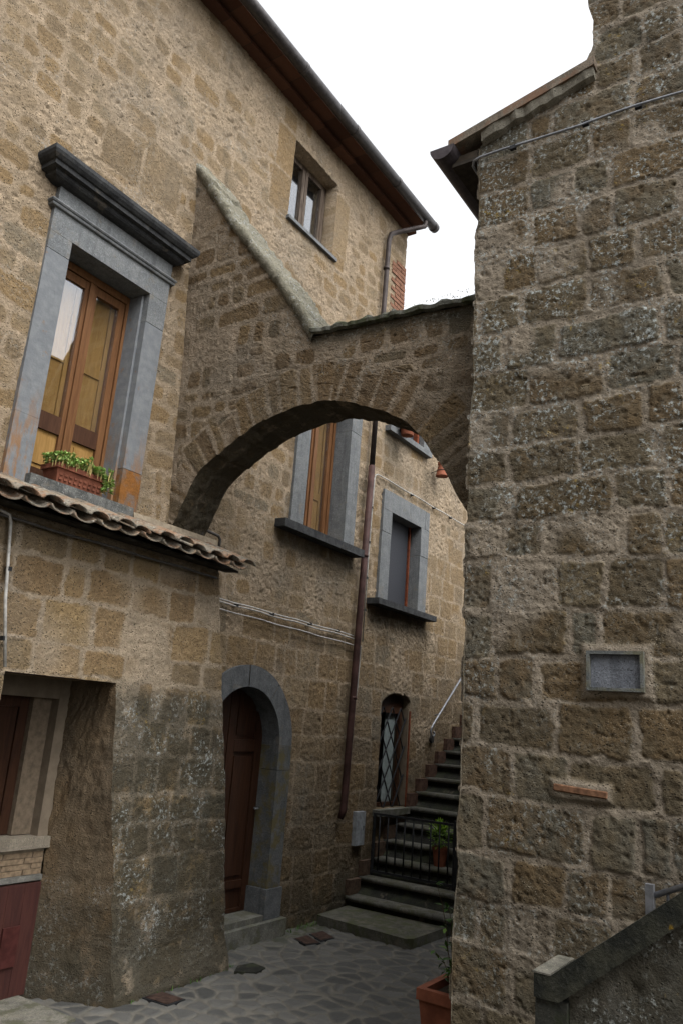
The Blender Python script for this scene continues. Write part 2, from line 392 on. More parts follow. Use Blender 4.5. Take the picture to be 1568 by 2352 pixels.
# paving
k = M('basalt_paving'); st, rnd = k.attr('stone'), k.attr('rnd'); n = k.noise(12, 5); n2 = k.noise(60, 4, .7)
c = k.mix(st, k.mix(k.rng(n, .35, .65), (.112, .105, .090), (.088, .083, .071)), k.ramp(k.ma('ADD', rnd, k.ma('MULTIPLY', k.ma('SUBTRACT', n, .5), .5), clamp=True), [(0, (.046, .046, .044)), (.5, (.064, .064, .061)), (1, (.092, .090, .083))]))
c = k.mix(k.rng(n2, .55, .75, 0, .4), c, (.05, .05, .045))
c = k.mix(k.ma('MULTIPLY', k.attr('stain_shade'), k.rng(k.noise(8, 5), .4, .6)), c, (.04, .045, .025))
PAVE = k.out(c, k.rng(st, 0, 1, .85, .6), k.ma('ADD', k.ma('MULTIPLY', n2, .5), n), .006, .8)

# ------------------------------------------------------------------ ground
xs_ = np.concatenate([[-300, -100, -30, -8, -2, .5], lin(2.2, 8.0, .014), [9, 12, 20, 50, 120, 300]])
ys_ = np.concatenate([[-300, -100, -30, -8, -2, 0, 1.0], lin(1.5, 4.5, .014), [5.5, 8, 20, 60, 150, 300]])
U, V = np.meshgrid(xs_, ys_, indexing='ij')
def crazy(U, V, cu, cv, seed):
    wu = U + .05 * (fbm(U * 3, V * 3, seed, 3) - .5); wv = V + .05 * (fbm(U * 3, V * 3, seed + 4, 3) - .5)
    gu, gv = wu / cu, wv / cv; iu, iv = np.floor(gu), np.floor(gv)
    f1 = np.full(U.shape, 9.); f2 = np.full(U.shape, 9.); rd = np.zeros(U.shape)
    for a in (-1, 0, 1):
        for b in (-1, 0, 1):
            px = iu + a + .1 + .8 * _h(iu + a, iv + b, seed); py = iv + b + .1 + .8 * _h(iu + a, iv + b, seed + 1)
            d = np.hypot((px - gu) * cu, (py - gv) * cv); r = _h(iu + a, iv + b, seed + 2)
            nw = d < f1; f2 = np.where(nw, f1, np.minimum(f2, d)); rd = np.where(nw, r, rd); f1 = np.where(nw, d, f1)
    return f2 - f1, rd
fd, rd = crazy(U, V, .125, .18, 31)
e = fd - .018 + .018 * (fbm(U * 20, V * 20, 5, 2) - .5)
st = ss(0, .014, e)
Z = st * (.006 + .006 * rd) + (fbm(U * 30, V * 30, 3, 3) - .5) * .005 + (fbm(U * 2, V * 2, 8, 2) - .5) * .012 - .004
dense = (U > 2.2) & (U < 8) & (V > 1.5) & (V < 4.5)
Z = np.where(dense, Z, -.005)
stn = ss(.35, .0, np.abs(V - 4.4)) * ss(5.0, 6.5, U)
grid_mesh('ground', np.stack([U, V, Z], -1), np.ones((len(xs_) - 1, len(ys_) - 1), bool), dict(stone=st * dense, rnd=rd, stain_shade=stn), PAVE)
tag(bpy.data.objects['ground'], 'grey street paved with irregular flat stones in pale mortar', 'street', kind='structure')

# ------------------------------------------------------------------ the house on the left
house = thing('stone_house', 'tall tan tuff house on the left with grey stone framed windows and long gutter', 'house', (5.5, FY, 0))
HOLES = dict(big=(2.91, 3.69, 3.18, 4.96), high=(5.26, 6.06, 6.69, 7.60), mid=(5.93, 6.67, 3.60, 5.30), small=(7.64, 8.385, 3.16, 4.23), top=(7.72, 8.40, 5.22, 6.05))
xe = [v for h in HOLES.values() for v in h[:2]] + [4.2, 7.65, 7.71, 8.36]; ze = [v for h in HOLES.values() for v in h[2:]] + [1.95, .95]
us = lin(1.6, 10.4, .0125, xe); vs = lin(-.05, 7.95, .0125, ze)
U, V = np.meshgrid(us, vs, indexing='ij')
sA, a1, a2, a3 = coursed(U, V, 11, (.14, .22), (.15, .32), (.010, .032), .045, .045)
sB, b1, b2, b3 = coursed(U, V, 23, (.22, .31), (.24, .42), (.006, .020), .022, .025)
low = ss(2.95, 2.55, V + .25 * (fbm(U * 2, V * 2, 77, 2) - .5))
low = np.maximum(low, ss(8.55, 8.75, U + .2 * (fbm(V * 3, U * 3, 7, 2) - .5)) * ss(4.4, 4.0, V))
lo = low > .5
sdf = np.where(lo, sB, sA); r1 = np.where(lo, b1, a1); r2 = np.where(lo, b2, a2); r3 = np.where(lo, b3, a3)
def force(x0, x1, z0, z1, rv, rad=.02):
    global sdf, r1
    wx = U + .012 * (fbm(U * 9, V * 9, 3, 2) - .5); wz = V + .012 * (fbm(U * 9, V * 9, 13, 2) - .5)
    qx = np.abs(wx - (x0 + x1) / 2) - (x1 - x0) / 2; qz = np.abs(wz - (z0 + z1) / 2) - (z1 - z0) / 2
    f = -np.maximum(qx, qz); ins = f > -.012
    sdf = np.where(ins, f, sdf); r1 = np.where(ins, rv, r1)
    forced[ins] = 1
forced = np.zeros_like(U)
for q in ((6.06, 6.33, 6.80, 7.50, .75), (6.06, 6.30, 6.62, 6.79, .3), (4.98, 5.26, 7.12, 7.62, .2), (4.95, 5.26, 6.66, 7.10, .35), (5.05, 5.25, 7.66, 7.86, .3),
          (3.05, 3.42, 5.75, 6.1, .5), (3.45, 3.85, 5.75, 6.25, .65)): force(*q)
cover = fbm(U * 1.6, V * 1.6, 41, 3) + .5 * (r2 - .5)
pl = np.interp(V, [0, 2.4, 2.8, 4.8, 5.4, 8], [.16, .24, .36, .42, .48, .52])
pl = pl + .12 * ((V > 7.3) & (U > 4.9)) + .25 * np.exp(-((U - 8.0) / .5) ** 2 - ((V - 2.35) / .16) ** 2) + .15 * ss(7.5, 7.8, U) * ss(4.3, 4.8, V)
cm = np.maximum(ss(pl - .06, pl + .06, cover), forced)
d, st = relief(U, V, sdf, r3, 51, np.interp(V, [0, 2.4, 3.2, 8], [.95, .85, .6, .5]), .004)
_, stp = relief(U, V, sdf - 1, r3, 51, 1.0)
dm = (fbm(U * 16, V * 16, 58, 4) - .5) * .014 + (fbm(U * 40, V * 52, 61, 3) - .5) * .018 - .012 * ss(.70, .8, fbm(U * 24, V * 34, 71, 2)) + .03 * (fbm(U * 1.1, V * 1.1, 63, 2) - .5)
st = st * cm; d = d * cm + dm * (1 - cm)
stain_shade = .5 * ss(.9, 0, V + .3 * (fbm(U * 3, V * 3, 9, 2) - .5)) + .35 * ss(2.2, .8, V)  # darker wall foot: soot plus the alley's shade put into the colour
for (x0, x1, z0, ln) in ((5.65, 6.95, 3.50, .45), (7.40, 8.80, 3.08, .30), (7.40, 7.75, 5.05, .45), (8.40, 8.60, 4.98, .45)):
    fl = np.exp(-((V - z0) / ln) ** 2) * (V < z0 + .05) * ss(x0 - .08, x0 + .08, U) * ss(x1 + .08, x1 - .08, U)
    stain_shade = np.maximum(stain_shade, .55 * fl * (.4 + fbm(U * 6, V * 1.2, 99, 3)))
lich = .25 * (fbm(U * 2, V * 2, 5, 2) > .5) + .8 * np.exp(-((V - 5.52) / .12) ** 2) * ss(2.4, 2.7, U) * ss(4.15, 3.9, U)
lich = np.maximum(lich, .7 * np.exp(-((V - 4.50) / .05) ** 2) * ss(7.3, 7.5, U) * ss(8.7, 8.5, U))
cx = (us[:-1] + us[1:]) / 2; cz = (vs[:-1] + vs[1:]) / 2
CX, CZ = np.meshgrid(cx, cz, indexing='ij')
keep = np.ones(CX.shape, bool)
for x0, x1, z0, z1 in HOLES.values(): keep &= ~((CX > x0) & (CX < x1) & (CZ > z0) & (CZ < z1))
keep &= ~((CX < 4.2) & (CZ < 1.95))
keep &= ~((CX > 7.71) & (CX < 8.36) & (CZ > .95) & (CZ < 2.05 + .13 * (1 - ((CX - 8.05) / .36) ** 2) + .03 * ((CX > 8.2))))
DX, DR, DZ = 5.40, .48, 1.57
keep &= ~((np.abs(CX - DX) < DR + .06) & (CZ < DZ)) & ~(np.hypot(CX - DX, CZ - DZ) < DR + .06)
keep &= ~((CX > 7.65) & (CZ > 6.35))
P = np.stack([U, FY - d, V], -1); Pr = P.copy(); Pr[..., 1] = FY + .22
grid_mesh('wall', P, keep, dict(stone=st, rnd=r1, stain_shade=stain_shade, lich=lich), FAC, house, flip=False, reveal=Pr)
# body of the house behind the front
boxes('rear_wall', [(1.6, 7.64, 9.0, 9.2, 0, 7.9), (1.6, 1.8, FY + .24, 8.99, 0, 7.9), (7.44, 7.64, FY + .24, 8.99, 0, 7.93), (7.66, 10.4, 8.0, 8.2, 0, 6.3), (10.2, 10.4, FY + .24, 7.99, 0, 6.3), (1.81, 7.43, FY + .6, FY + .62, 0, 7.9), (7.66, 10.19, FY + .6, FY + .62, 0, 6.3)], FAC, house, 0)
# brick corner
bm = bmesh.new(); zb = 5.6; kk = 0
while zb < 7.45:
    x = 7.655; w0 = .16 + .1 * random.random() if zb < 7.3 else .14
    seg = [.24 if kk % 2 else .12, .12 if kk % 2 else .22]
    for s_ in seg:
        if 7.655 - x > w0: break
        x1 = max(x - s_ + .01, 7.66 - .34)
        dj = random.uniform(-.003, .004)
        box(bm, x1, x, FY - .012 - dj, FY + .05, zb, zb + .047); x -= s_
    zb += .058; kk += 1
bmobj('brick_corner', bm, BRK, house, .004)

# eaves: two courses of flat tiles, the roof, gutter and downpipe
bm = bmesh.new()
box(bm, 1.6, 7.69, FY - .11, FY + .5, 7.955, 7.99); box(bm, 1.6, 7.72, FY - .25, FY + .5, 8.03, 8.065)
x = 1.6
bmobj('eaves', bm, SOFF, house, .004)
boxes('eaves_mortar', [(1.6, 7.66, FY - .06, FY + .5, 7.991, 8.029)], MORT, house, 0)
bm = bmesh.new(); prism(bm, [(FY - .27, 8.07), (FY - .27, 8.12), (7.0, 9.0), (9.35, 8.1), (9.35, 8.03), (7.0, 8.92)], 'x', 1.5, 7.74)
rf = bmobj('roof', bm, TILE, house)
bm = bmesh.new(); prism(bm, [(FY - .16, 6.34), (FY - .16, 6.42), (8.3, 7.0), (8.3, 6.9)], 'x', 7.67, 10.5)
bmobj('lower_roof', bm, TILE, house)
bm = bmesh.new(); gy, gz, gr = 4.13, 8.005, .060
tube(bm, [(1.3, gy, gz), (7.77, gy, gz)], gr, 20)
for xx in np.arange(2.0, 7.7, .95): tube(bm, [(xx, gy, gz), (xx + .035, gy, gz)], gr + .005, 20)
bmobj('gutter', bm, GUTM, house, 0, True)
bm = bmesh.new(); pr = .030; py = FY - .07
tube(bm, [(7.50, gy, gz - .06), (7.50, gy + .01, gz - .13), (7.40, gy + .07, gz - .20), (7.24, py - .02, gz - .30), (7.14, py, gz - .38), (7.10, py, gz - .5), (7.08, py, 6.2), (7.06, py, 4.6)], pr, 14)
for zz_ in (7.1, 5.9): tube(bm, [(7.085, py, zz_), (7.085, py, zz_ + .03)], pr + .008, 14)
dp = bmobj('downpipe', bm, PIPEM, house, 0, True)
bm = bmesh.new()
tube(bm, [(7.06, py, 4.6), (7.02, py, 3.0), (6.97, py, 1.1), (6.965, py, .98), (6.95, py + .02, .90)], [.036, .036, .036, .036, .03], 14)
for zz_ in (3.55, 2.05): tube(bm, [(7.03 - (3.5 - zz_) * .02, py, zz_), (7.03 - (3.5 - zz_) * .02, py, zz_ + .03)], .041, 14)
bmobj('lower_pipe', bm, PIPED, dp, 0, True)

def bevelled_panel(bm, x0, x1, y, z0, z1, t=.012):
    box(bm, x0, x1, y, y + t, z0, z1)
def wooden_window(parent, x0, x1, z0, z1, Y, mid=None, nm='window', full=False):
    """two leaves: lower wooden panel, glass above with closed inner shutters behind"""
    f = boxes(nm, [(x0, x0 + .04, Y, Y + .07, z0, z1), (x1 - .04, x1, Y, Y + .07, z0, z1), (x0 + .041, x1 - .041, Y, Y + .07, z1 - .06, z1)], WBRN, parent, .005)
    c = (x0 + x1) / 2; mid = mid or z0 + .46
    for s, (a, b) in enumerate(((x0 + .045, c - .004), (c + .004, x1 - .045))):
        yl = Y + .012
        lst = [(a, a + .052, yl, yl + .045, z0 + .01, z1 - .065), (b - .052, b, yl, yl + .045, z0 + .01, z1 - .065), (a + .053, b - .053, yl, yl + .045, z1 - .13, z1 - .066)]
        boxes('leaf', lst, WBRN, f, .005); lf = f
        if full: mid = z0 - .02
        boxes('rail', [(a + .053, b - .053, yl + .002, yl + .043, z0 + .012, z0 + .075)] if full else [(a + .053, b - .053, yl + .002, yl + .043, mid, mid + .13), (a + .053, b - .053, yl + .002, yl + .043, z0 + .012, z0 + .13)], WMID, lf, .005)
        if not full: boxes('panel', [(a + .054, b - .054, yl + .022, yl + .036, z0 + .131, mid - .001), (a + .09, b - .09, yl + .012, yl + .021, z0 + .165, mid - .035)], WOCH, lf, .004)
        boxes('pane', [(a + .053, b - .053, yl + .014, yl + .018, mid + .131, z1 - .131)], GLASS, lf, 0)
        ys = yl + .05; zs = mid + (.48 if full else .56)
        boxes('inner_shutter', [(a + .02, a + .085, ys, ys + .03, mid + .12, z1 - .1), (b - .085, b - .02, ys, ys + .03, mid + .12, z1 - .1),
              (a + .086, b - .086, ys + .001, ys + .029, zs, zs + .08), (a + .086, b - .086, ys + .012, ys + .024, mid + .12, zs - .001), (a + .086, b - .086, ys + .012, ys + .024, zs + .081, z1 - .1)], WOCH, lf, .004)
    boxes('meeting_strip', [(c - .026, c + .026, Y - .006, Y + .011, z0 + .012, z1 - .066)], WBRN, f, .006)
    return f
# big window with cornice
Wn = wooden_window(house, 2.93, 3.67, 3.215, 4.935, FY + .17, 3.63, 'window')
tag(Wn, 'big window with moulded cornice and rust stained jambs')
p = FY - .03
sur = boxes('stone_surround', [(2.742, 2.925, p, FY + .2, 3.60, 4.80), (3.675, 3.858, p, FY + .2, 3.50, 4.70),
     (2.742, 2.925, p - .002, FY + .2, 3.13, 3.598)], PEPR, Wn, .006)
boxes('jamb_foot', [(3.675, 3.858, p - .002, FY + .2, 3.13, 3.496)], simple_stone('rusted_foot', (.15, .065, .018), (.20, .085, .022), .3, (.12, .10, .085)), Wn, .006)
boxes('rebate', [(3.655, 3.674, FY + .03, FY + .17, 3.215, 4.93), (2.926, 2.945, FY + .03, FY + .17, 3.215, 4.93)], PEPR, Wn, .003)
boxes('stone_lintel', [(2.742, 3.858, p - .002, FY + .2, 4.942, 5.118), (2.742, 2.925, p - .002, FY + .2, 4.803, 4.940), (3.675, 3.858, p - .002, FY + .2, 4.703, 4.940), (2.75, 3.85, p - .012, FY + .1, 5.172, 5.288)], PEP, Wn, .006)
bm = bmesh.new()
def mould(bm, prof, x0, x1, ybase):
    """profile of (projection, z); runs along X with returned ends"""
    n = len(prof)
    A = [bm.verts.new((x0 - pr_, ybase - pr_, z_)) for pr_, z_ in prof]; B = [bm.verts.new((x1 + pr_, ybase - pr_, z_)) for pr_, z_ in prof]
    A2 = [bm.verts.new((x0 - pr_, ybase + .1, z_)) for pr_, z_ in prof]; B2 = [bm.verts.new((x1 + pr_, ybase + .1, z_)) for pr_, z_ in prof]
    for i in range(n - 1):
        bm.faces.new((A[i], B[i], B[i + 1], A[i + 1])); bm.faces.new((A2[i], A[i], A[i + 1], A2[i + 1])); bm.faces.new((B[i], B2[i], B2[i + 1], B[i + 1]))
    bm.faces.new((A[0], A2[0], B2[0], B[0])); bm.faces.new((A[-1], B[-1], B2[-1], A2[-1]))
mould(bm, [(.036, 5.119), (.05, 5.123), (.055, 5.135), (.048, 5.143), (.058, 5.148), (.064, 5.158), (.060, 5.168), (.045, 5.171)], 2.76, 3.84, FY)
bmobj('moulding', bm, PEP, Wn, 0)
bm = bmesh.new()
mould(bm, [(.046, 5.289), (.07, 5.292), (.10, 5.306), (.112, 5.318), (.115, 5.340), (.15, 5.344), (.152, 5.375), (.165, 5.380), (.185, 5.402), (.195, 5.424), (.195, 5.452), (.18, 5.456)], 2.76, 3.79, FY)
bmobj('cornice', bm, PEPD, Wn, 0)
boxes('sill', [(2.90, 3.78, FY - .09, FY + .19, 3.10, 3.212)], SILLM, Wn, .01)
# middle window behind the arch
Wm = wooden_window(house, 5.95, 6.66, 3.605, 5.26, FY + .17, 4.06, 'window', True)
boxes('stone_surround', [(5.735, 5.945, p, FY + .2, 3.60, 5.0), (6.665, 6.862, p, FY + .2, 3.60, 4.88), (6.665, 6.862, p - .002, FY + .2, 4.884, 5.28), (5.735, 5.945, p - .002, FY + .2, 5.004, 5.28), (5.735, 6.862, p, FY + .2, 5.283, 5.48)], PEP, Wm, .006)
boxes('sill', [(5.53, 6.93, FY - .13, FY + .19, 3.52, 3.598)], PEPD, Wm, .012)
# high window
Y = FY + .15
Wh = boxes('window', [(5.275, 5.31, Y, Y + .06, 6.70, 7.59), (6.0, 6.05, Y, Y + .06, 6.70, 7.59), (5.311, 5.999, Y, Y + .06, 7.53, 7.59), (5.311, 5.999, Y, Y + .06, 6.70, 6.745)], WGRY, house, .005)
tag(Wh, 'small high window under the eaves with grey weathered frame')
boxes('leaf', [(5.311, 5.35, Y - .01, Y + .045, 6.746, 7.529), (5.60, 5.648, Y - .012, Y + .045, 6.746, 7.529), (5.656, 5.70, Y - .012, Y + .045, 6.746, 7.529), (5.955, 5.998, Y - .01, Y + .045, 6.746, 7.529)], WGRY, Wh, .006)
boxes('pane', [(5.351, 5.599, Y + .015, Y + .019, 6.746, 7.529), (5.701, 5.954, Y + .015, Y + .019, 6.746, 7.529)], GLASS, Wh, 0)
boxes('dark_backing', [(5.312, 5.998, Y + .10, Y + .11, 6.7, 7.59)], DARK, Wh, 0)  # near-black sheet standing for the interior behind the panes
boxes('sill', [(5.24, 6.12, FY - .035, FY + .15, 6.652, 6.688)], PEP, Wh, .004)
boxes('reveal_stone', [(6.062, 6.07, FY - .0, FY + .22, 6.69, 7.42)], BRKP, Wh, 0)
# small window with dark screen
p = FY - .028
Ws = boxes('window', [(7.655, 8.36, FY + .13, FY + .14, 3.17, 4.22)], SCRN, house, 0)
boxes('orange_frame', [(8.335, 8.362, FY + .105, FY + .129, 3.17, 4.218)], ORNG, Ws, .004)
boxes('stone_surround', [(7.437, 7.645, p, FY + .2, 3.155, 3.95), (7.437, 7.645, p - .003, FY + .2, 3.954, 4.216), (8.38, 8.585, p, FY + .2, 3.155, 3.86), (8.38, 8.585, p - .003, FY + .2, 3.864, 4.216),
     (7.56, 8.48, p, FY + .2, 4.22, 4.455), (7.437, 7.556, p - .003, FY + .2, 4.22, 4.45), (8.484, 8.585, p - .003, FY + .2, 4.22, 4.45)], PEP, Ws, .006)
boxes('sill', [(7.26, 8.66, FY - .15, FY + .19, 3.085, 3.15)], PEPD, Ws, .01)
# top window, cut by the arch
Wt = boxes('window', [(7.72, 8.36, FY + .10, FY + .11, 5.23, 6.04)], SCRN, house, 0)
boxes('orange_frame', [(8.285, 8.325, FY + .04, FY + .099, 5.245, 6.04), (7.72, 8.284, FY + .07, FY + .099, 5.231, 5.25)], ORNG, Wt, .003)
boxes('stone_surround', [(8.345, 8.56, FY - .025, FY + .2, 5.232, 6.05), (7.50, 7.72, FY - .025, FY + .2, 5.232, 6.05), (7.50, 8.56, FY - .025, FY + .2, 6.054, 6.25)], PEP, Wt, .006)
boxes('sill', [(7.42, 8.50, FY - .07, FY + .19, 5.165, 5.23)], PEP, Wt, .006)
# low window with lattice grille
Wl = boxes('window', [(7.72, 7.86, FY + .08, FY + .11, .96, 2.2), (8.27, 8.334, FY + .08, FY + .11, .96, 2.2), (7.861, 8.269, FY + .08, FY + .11, 1.96, 2.2), (7.861, 8.269, FY + .08, FY + .11, .96, 1.0)], WMID, house, .004)
tag(Wl, 'low window with black diamond lattice and pale curtain')
bm = bmesh.new(); n = 40
for i in range(n):
    a, b = 8.02 + i * .22 / n, 8.02 + (i + 1) * .22 / n
    ya, yb = FY + .125 + .012 * math.sin(i * 1.3), FY + .125 + .012 * math.sin((i + 1) * 1.3)
    bm.faces.new([bm.verts.new(q) for q in ((a, ya, 1.0), (b, yb, 1.0), (b, yb, 2.0), (a, ya, 2.0))])
bmesh.ops.remove_doubles(bm, verts=bm.verts, dist=1e-4)
bmobj('curtain', bm, CURT, Wl, 0, True)
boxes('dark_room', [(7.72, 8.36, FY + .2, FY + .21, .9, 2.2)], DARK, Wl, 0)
bm = bmesh.new(); hy = FY + .03
x0, x1, z0, z1 = 7.72, 8.34, .955, 2.02
def clipseg(xa, za, sl):
    pts = []
    t0 = max(x0, min(x1, xa + (z0 - za) / sl)) if sl > 0 else max(x0, min(x1, xa + (z1 - za) / sl))
    t1 = max(x0, min(x1, xa + (z1 - za) / sl)) if sl > 0 else max(x0, min(x1, xa + (z0 - za) / sl))
    return (t0, za + sl * (t0 - xa)), (t1, za + sl * (t1 - xa))
for q in range(-6, 9):
    for sl in (1.55, -1.55):
        a, b = clipseg(x0 + q * .2, z0, sl) if sl > 0 else clipseg(x0 + q * .2, z0, sl)
        if b[0] - a[0] > .02: tube(bm, [(a[0], hy + (.0 if sl > 0 else .012), a[1]), (b[0], hy + (.0 if sl > 0 else .012), b[1])], .0085, 6)
bmobj('grille', bm, IRON, Wl)
boxes('orange_frame', [(8.352, 8.374, FY - .016, FY - .002, .93, 2.0)], ORNG, Wl, .004)
boxes('reveal_plaster', [(8.335, 8.351, FY - .002, FY + .2, .96, 2.02)], PLAS, Wl, .004)
boxes('sill', [(7.64, 8.33, FY - .09, FY + .2, .885, .948)], STEP, Wl, .008)
# arched door
def arch_ring(bm, r0, r1, y0, y1, a0, a1, n=14):
    P_ = []
    for i in range(n + 1):
        a = a0 + (a1 - a0) * i / n
        P_.append([bm.verts.new((DX + r * math.cos(a), y, DZ + r * math.sin(a))) for r in (r0, r1) for y in (y0, y1)])
    for A, B in zip(P_, P_[1:]):
        bm.faces.new((A[0], B[0], B[2], A[2])); bm.faces.new((A[1], A[3], B[3], B[1])); bm.faces.new((A[0], A[1], B[1], B[0])); bm.faces.new((A[2], B[2], B[3], A[3]))
    bm.faces.new(P_[0]); bm.faces.new(P_[-1])
Y = FY + .17
Dn = boxes('door', [(DX - DR, DX - .004, Y + .02, Y + .06, .19, 2.06), (DX + .004, DX + DR, Y + .02, Y + .06, .19, 2.06)], WDRK, house, .003)
tag(Dn, 'dark wooden arched door in grey stone surround')
bm = bmesh.new()
for s in (0, 1):
    a, b = (DX - DR, DX - .006) if s == 0 else (DX + .006, DX + DR)
    for (l, r_, lo_, hi_) in ((a, a + .09, .19, 2.0), (b - .09, b, .19, 2.0), (a + .091, b - .091, 1.50, 1.60), (a + .091, b - .091, .38, .44), (a + .091, b - .091, .19, .22)): box(bm, l, r_, Y, Y + .019, lo_, hi_)
    for lo_, hi_ in ((1.64, 1.98), (.48, 1.46)): box(bm, a + .12, b - .12, Y + .008, Y + .019, lo_, hi_)
bmobj('door_panel', bm, WDRK, Dn, .006)
bm = bmesh.new(); p = FY - .03
for a0, a1, pp in ((0, .92, 0), (.93, 1.62, .003), (1.63, 2.35, 0), (2.36, math.pi, .003)): arch_ring(bm, DR, DR + .185, p - pp, FY + .24, a0, a1, 12)
PEPM = simple_stone('shaded_mossy_lava_stone', (.062, .066, .068), (.092, .096, .095), .5, (.085, .070, .028))  # door surround stones: base colour darkened to hold the doorway's shade
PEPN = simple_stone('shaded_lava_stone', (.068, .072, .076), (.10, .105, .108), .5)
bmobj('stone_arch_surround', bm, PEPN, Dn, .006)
boxes('stone_jamb', [(DX + DR, DX + DR + .19, p, FY + .24, 1.36, DZ - .003), (DX + DR, DX + DR + .19, p - .003, FY + .24, .385, 1.356), (DX - DR - .19, DX - DR, p, FY + .24, .385, DZ - .003)], PEPM, Dn, .006)
boxes('jamb_base', [(DX + DR - .025, DX + DR + .205, p - .02, FY + .24, .14, .382), (DX - DR - .205, DX - DR + .025, p - .02, FY + .24, .14, .382)], PEPN, Dn, .008)
boxes('doorstep', [(DX - DR - .25, DX + DR + .24, FY - .10, FY + .3, -.02, .138), (DX - DR + .03, DX + DR - .03, FY - .05, FY + .3, .14, .185)], STEP, Dn, .01)
bm = bmesh.new(); tube(bm, [(5.85, Y - .004, 1.02), (5.85, Y - .05, 1.02), (5.80, Y - .055, 1.02)], .008, 8); bmobj('door_handle', bm, GALV, Dn, 0, True)

# ------------------------------------------------------------------ lean-to in front of the house
lt = thing('lean_to', 'low tuff lean-to with wavy tile roof and battered front at lower left', 'outbuilding', (3.5, 4.1, 0))
def yf(z): return 4.10 + .1 * np.clip(z, 0, 3) / 2.9 - .05 * ss(.25, 0, z)
def xo(z): return np.interp(z, [0, .257, .783, 1.334, 1.949, 3.2], [3.912, 3.887, 3.83, 3.724, 3.655, 3.655])
def xc(z): return np.interp(z, [-.05, 0, .485, 1.61, 2.904, 3.2], [5.075, 5.054, 4.988, 4.836, 4.608, 4.58])
us = lin(1.6, 4.6, .011, (2.83, 3.655)); vs = lin(-.05, 2.95, .011, (1.95,))
U, V = np.meshgrid(us, vs, indexing='ij')
X = np.where(U <= 3.655, np.where(U <= 2.83, U, 2.83 + (U - 2.83) / (3.655 - 2.83) * (xo(V) - 2.83)), xo(V) + (U - 3.655) / (4.6 - 3.655) * (xc(V) - xo(V)))
sdf, r1, r2, r3 = coursed(X, V, 71, (.19, .30), (.22, .40), (.006, .024), .03, .03)
d, st = relief(X, V, sdf, r3, 73, .9, .007)
pl = np.interp(V, [0, 1.9, 2.1, 2.9], [.30, .34, .36, .46])
cm = ss(pl - .08, pl + .08, fbm(X * 1.6, V * 1.6, 75, 3) + .5 * (r2 - .5))
st = st * cm
edge = ss(.05, 0, xc(V) - X); d = d - .035 * edge ** 2
stain_shade = ss(2.02, 1.84, V + .10 * (fbm(X * 3, V * 3, 14, 3) - .5)) * (.80 + .2 * ss(.9, .1, V)) * ss(3.55, 3.66, X)
stain_shade = stain_shade * (.82 + .18 * st) * 1.1
stain_shade = np.maximum(stain_shade, .5 * ss(2.75, 2.95, V) * fbm(X * 5, V * 1, 8, 3) * 1.4)
lich = ss(2.0, 1.85, V) * (.35 + .65 * (fbm(X * 3, V * 3, 19, 2) > .48)) * ss(3.6, 3.7, X) * ss(.0, .5, V)
wob = .02 * (fbm(V * 9, V * 0 + 3, 6, 3) - .5) * ss(.15, 0, np.abs(X - xc(V))) - .028 * (fbm(V * 5, V * 0 + 8, 16, 3) - .5) * ss(.08, 0, np.abs(X - xo(V))) * (V < 1.95)
P = np.stack([X + wob, yf(V) - d, V], -1)
CX, CZ = np.meshgrid((us[:-1] + us[1:]) / 2, (vs[:-1] + vs[1:]) / 2, indexing='ij')
keep = ~((CX > 2.83) & (CX < 3.655) & (CZ < 1.95))
grid_mesh('wall', P, keep, dict(stone=st, rnd=r1, stain_shade=stain_shade, lich=lich), LOW, lt)
# cut side of the recess and its underside
i0 = int(np.argmin(np.abs(us - 3.655))); j1 = int(np.argmin(np.abs(vs - 1.95)))
T = np.linspace(0, 1, 42); front = P[i0, :j1 + 1]
S = np.zeros((len(T), j1 + 1, 3)); uu = T[:, None] * .5 + 0 * front[None, :, 2]; vv = front[None, :, 2] + 0 * T[:, None]
rough = (fbm(uu * 7 + 3, vv * 7 + uu * 4, 91, 3) - .5) * .028 + (fbm((uu + vv * .6) * 42, (vv - uu) * 10, 95, 3) - .5) * .020
rough = rough * ss(0, .12, T)[:, None] - ss(.5, 0, vv) * .02 * T[:, None]
inner = np.stack([np.full(j1 + 1, 3.652), np.full(j1 + 1, 4.60), front[:, 2]], -1)
S[:] = front[None] * (1 - T[:, None, None]) + inner[None] * T[:, None, None]
S[..., 0] += rough; S[..., 1] -= rough * .5
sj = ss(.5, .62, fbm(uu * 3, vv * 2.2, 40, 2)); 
grid_mesh('cut_jamb', S, np.ones((len(T) - 1, j1), bool), dict(stone=.3 + .7 * sj, rnd=.2 + .5 * fbm(uu * 4, vv * 4, 44, 2), stain_shade=.35 + .5 * ss(1.0, .1, vv), lich=.35 * (vv < .7)), stone_mat('cut_tuff', (.17, .125, .08), (.14, .105, .07), [(.13, .095, .055), (.15, .10, .055), (.11, .085, .055)]), lt, flip=True)
boxes('lintel_board', [(2.5, 3.67, 4.185, 4.62, 1.953, 2.03)], WMID, lt, 0)
boxes('side_wall', [(4.40, 4.585, 4.215, FY - .03, 0, 2.86)], LOW, lt, 0)
bm = bmesh.new(); prism(bm, [(4.3, -.05), (5.05, -.05), (4.98, .48), (4.83, 1.6), (4.60, 2.86), (4.3, 2.86)], 'y', 4.235, FY - .035); bmobj('end_wall', bm, LOW, lt)
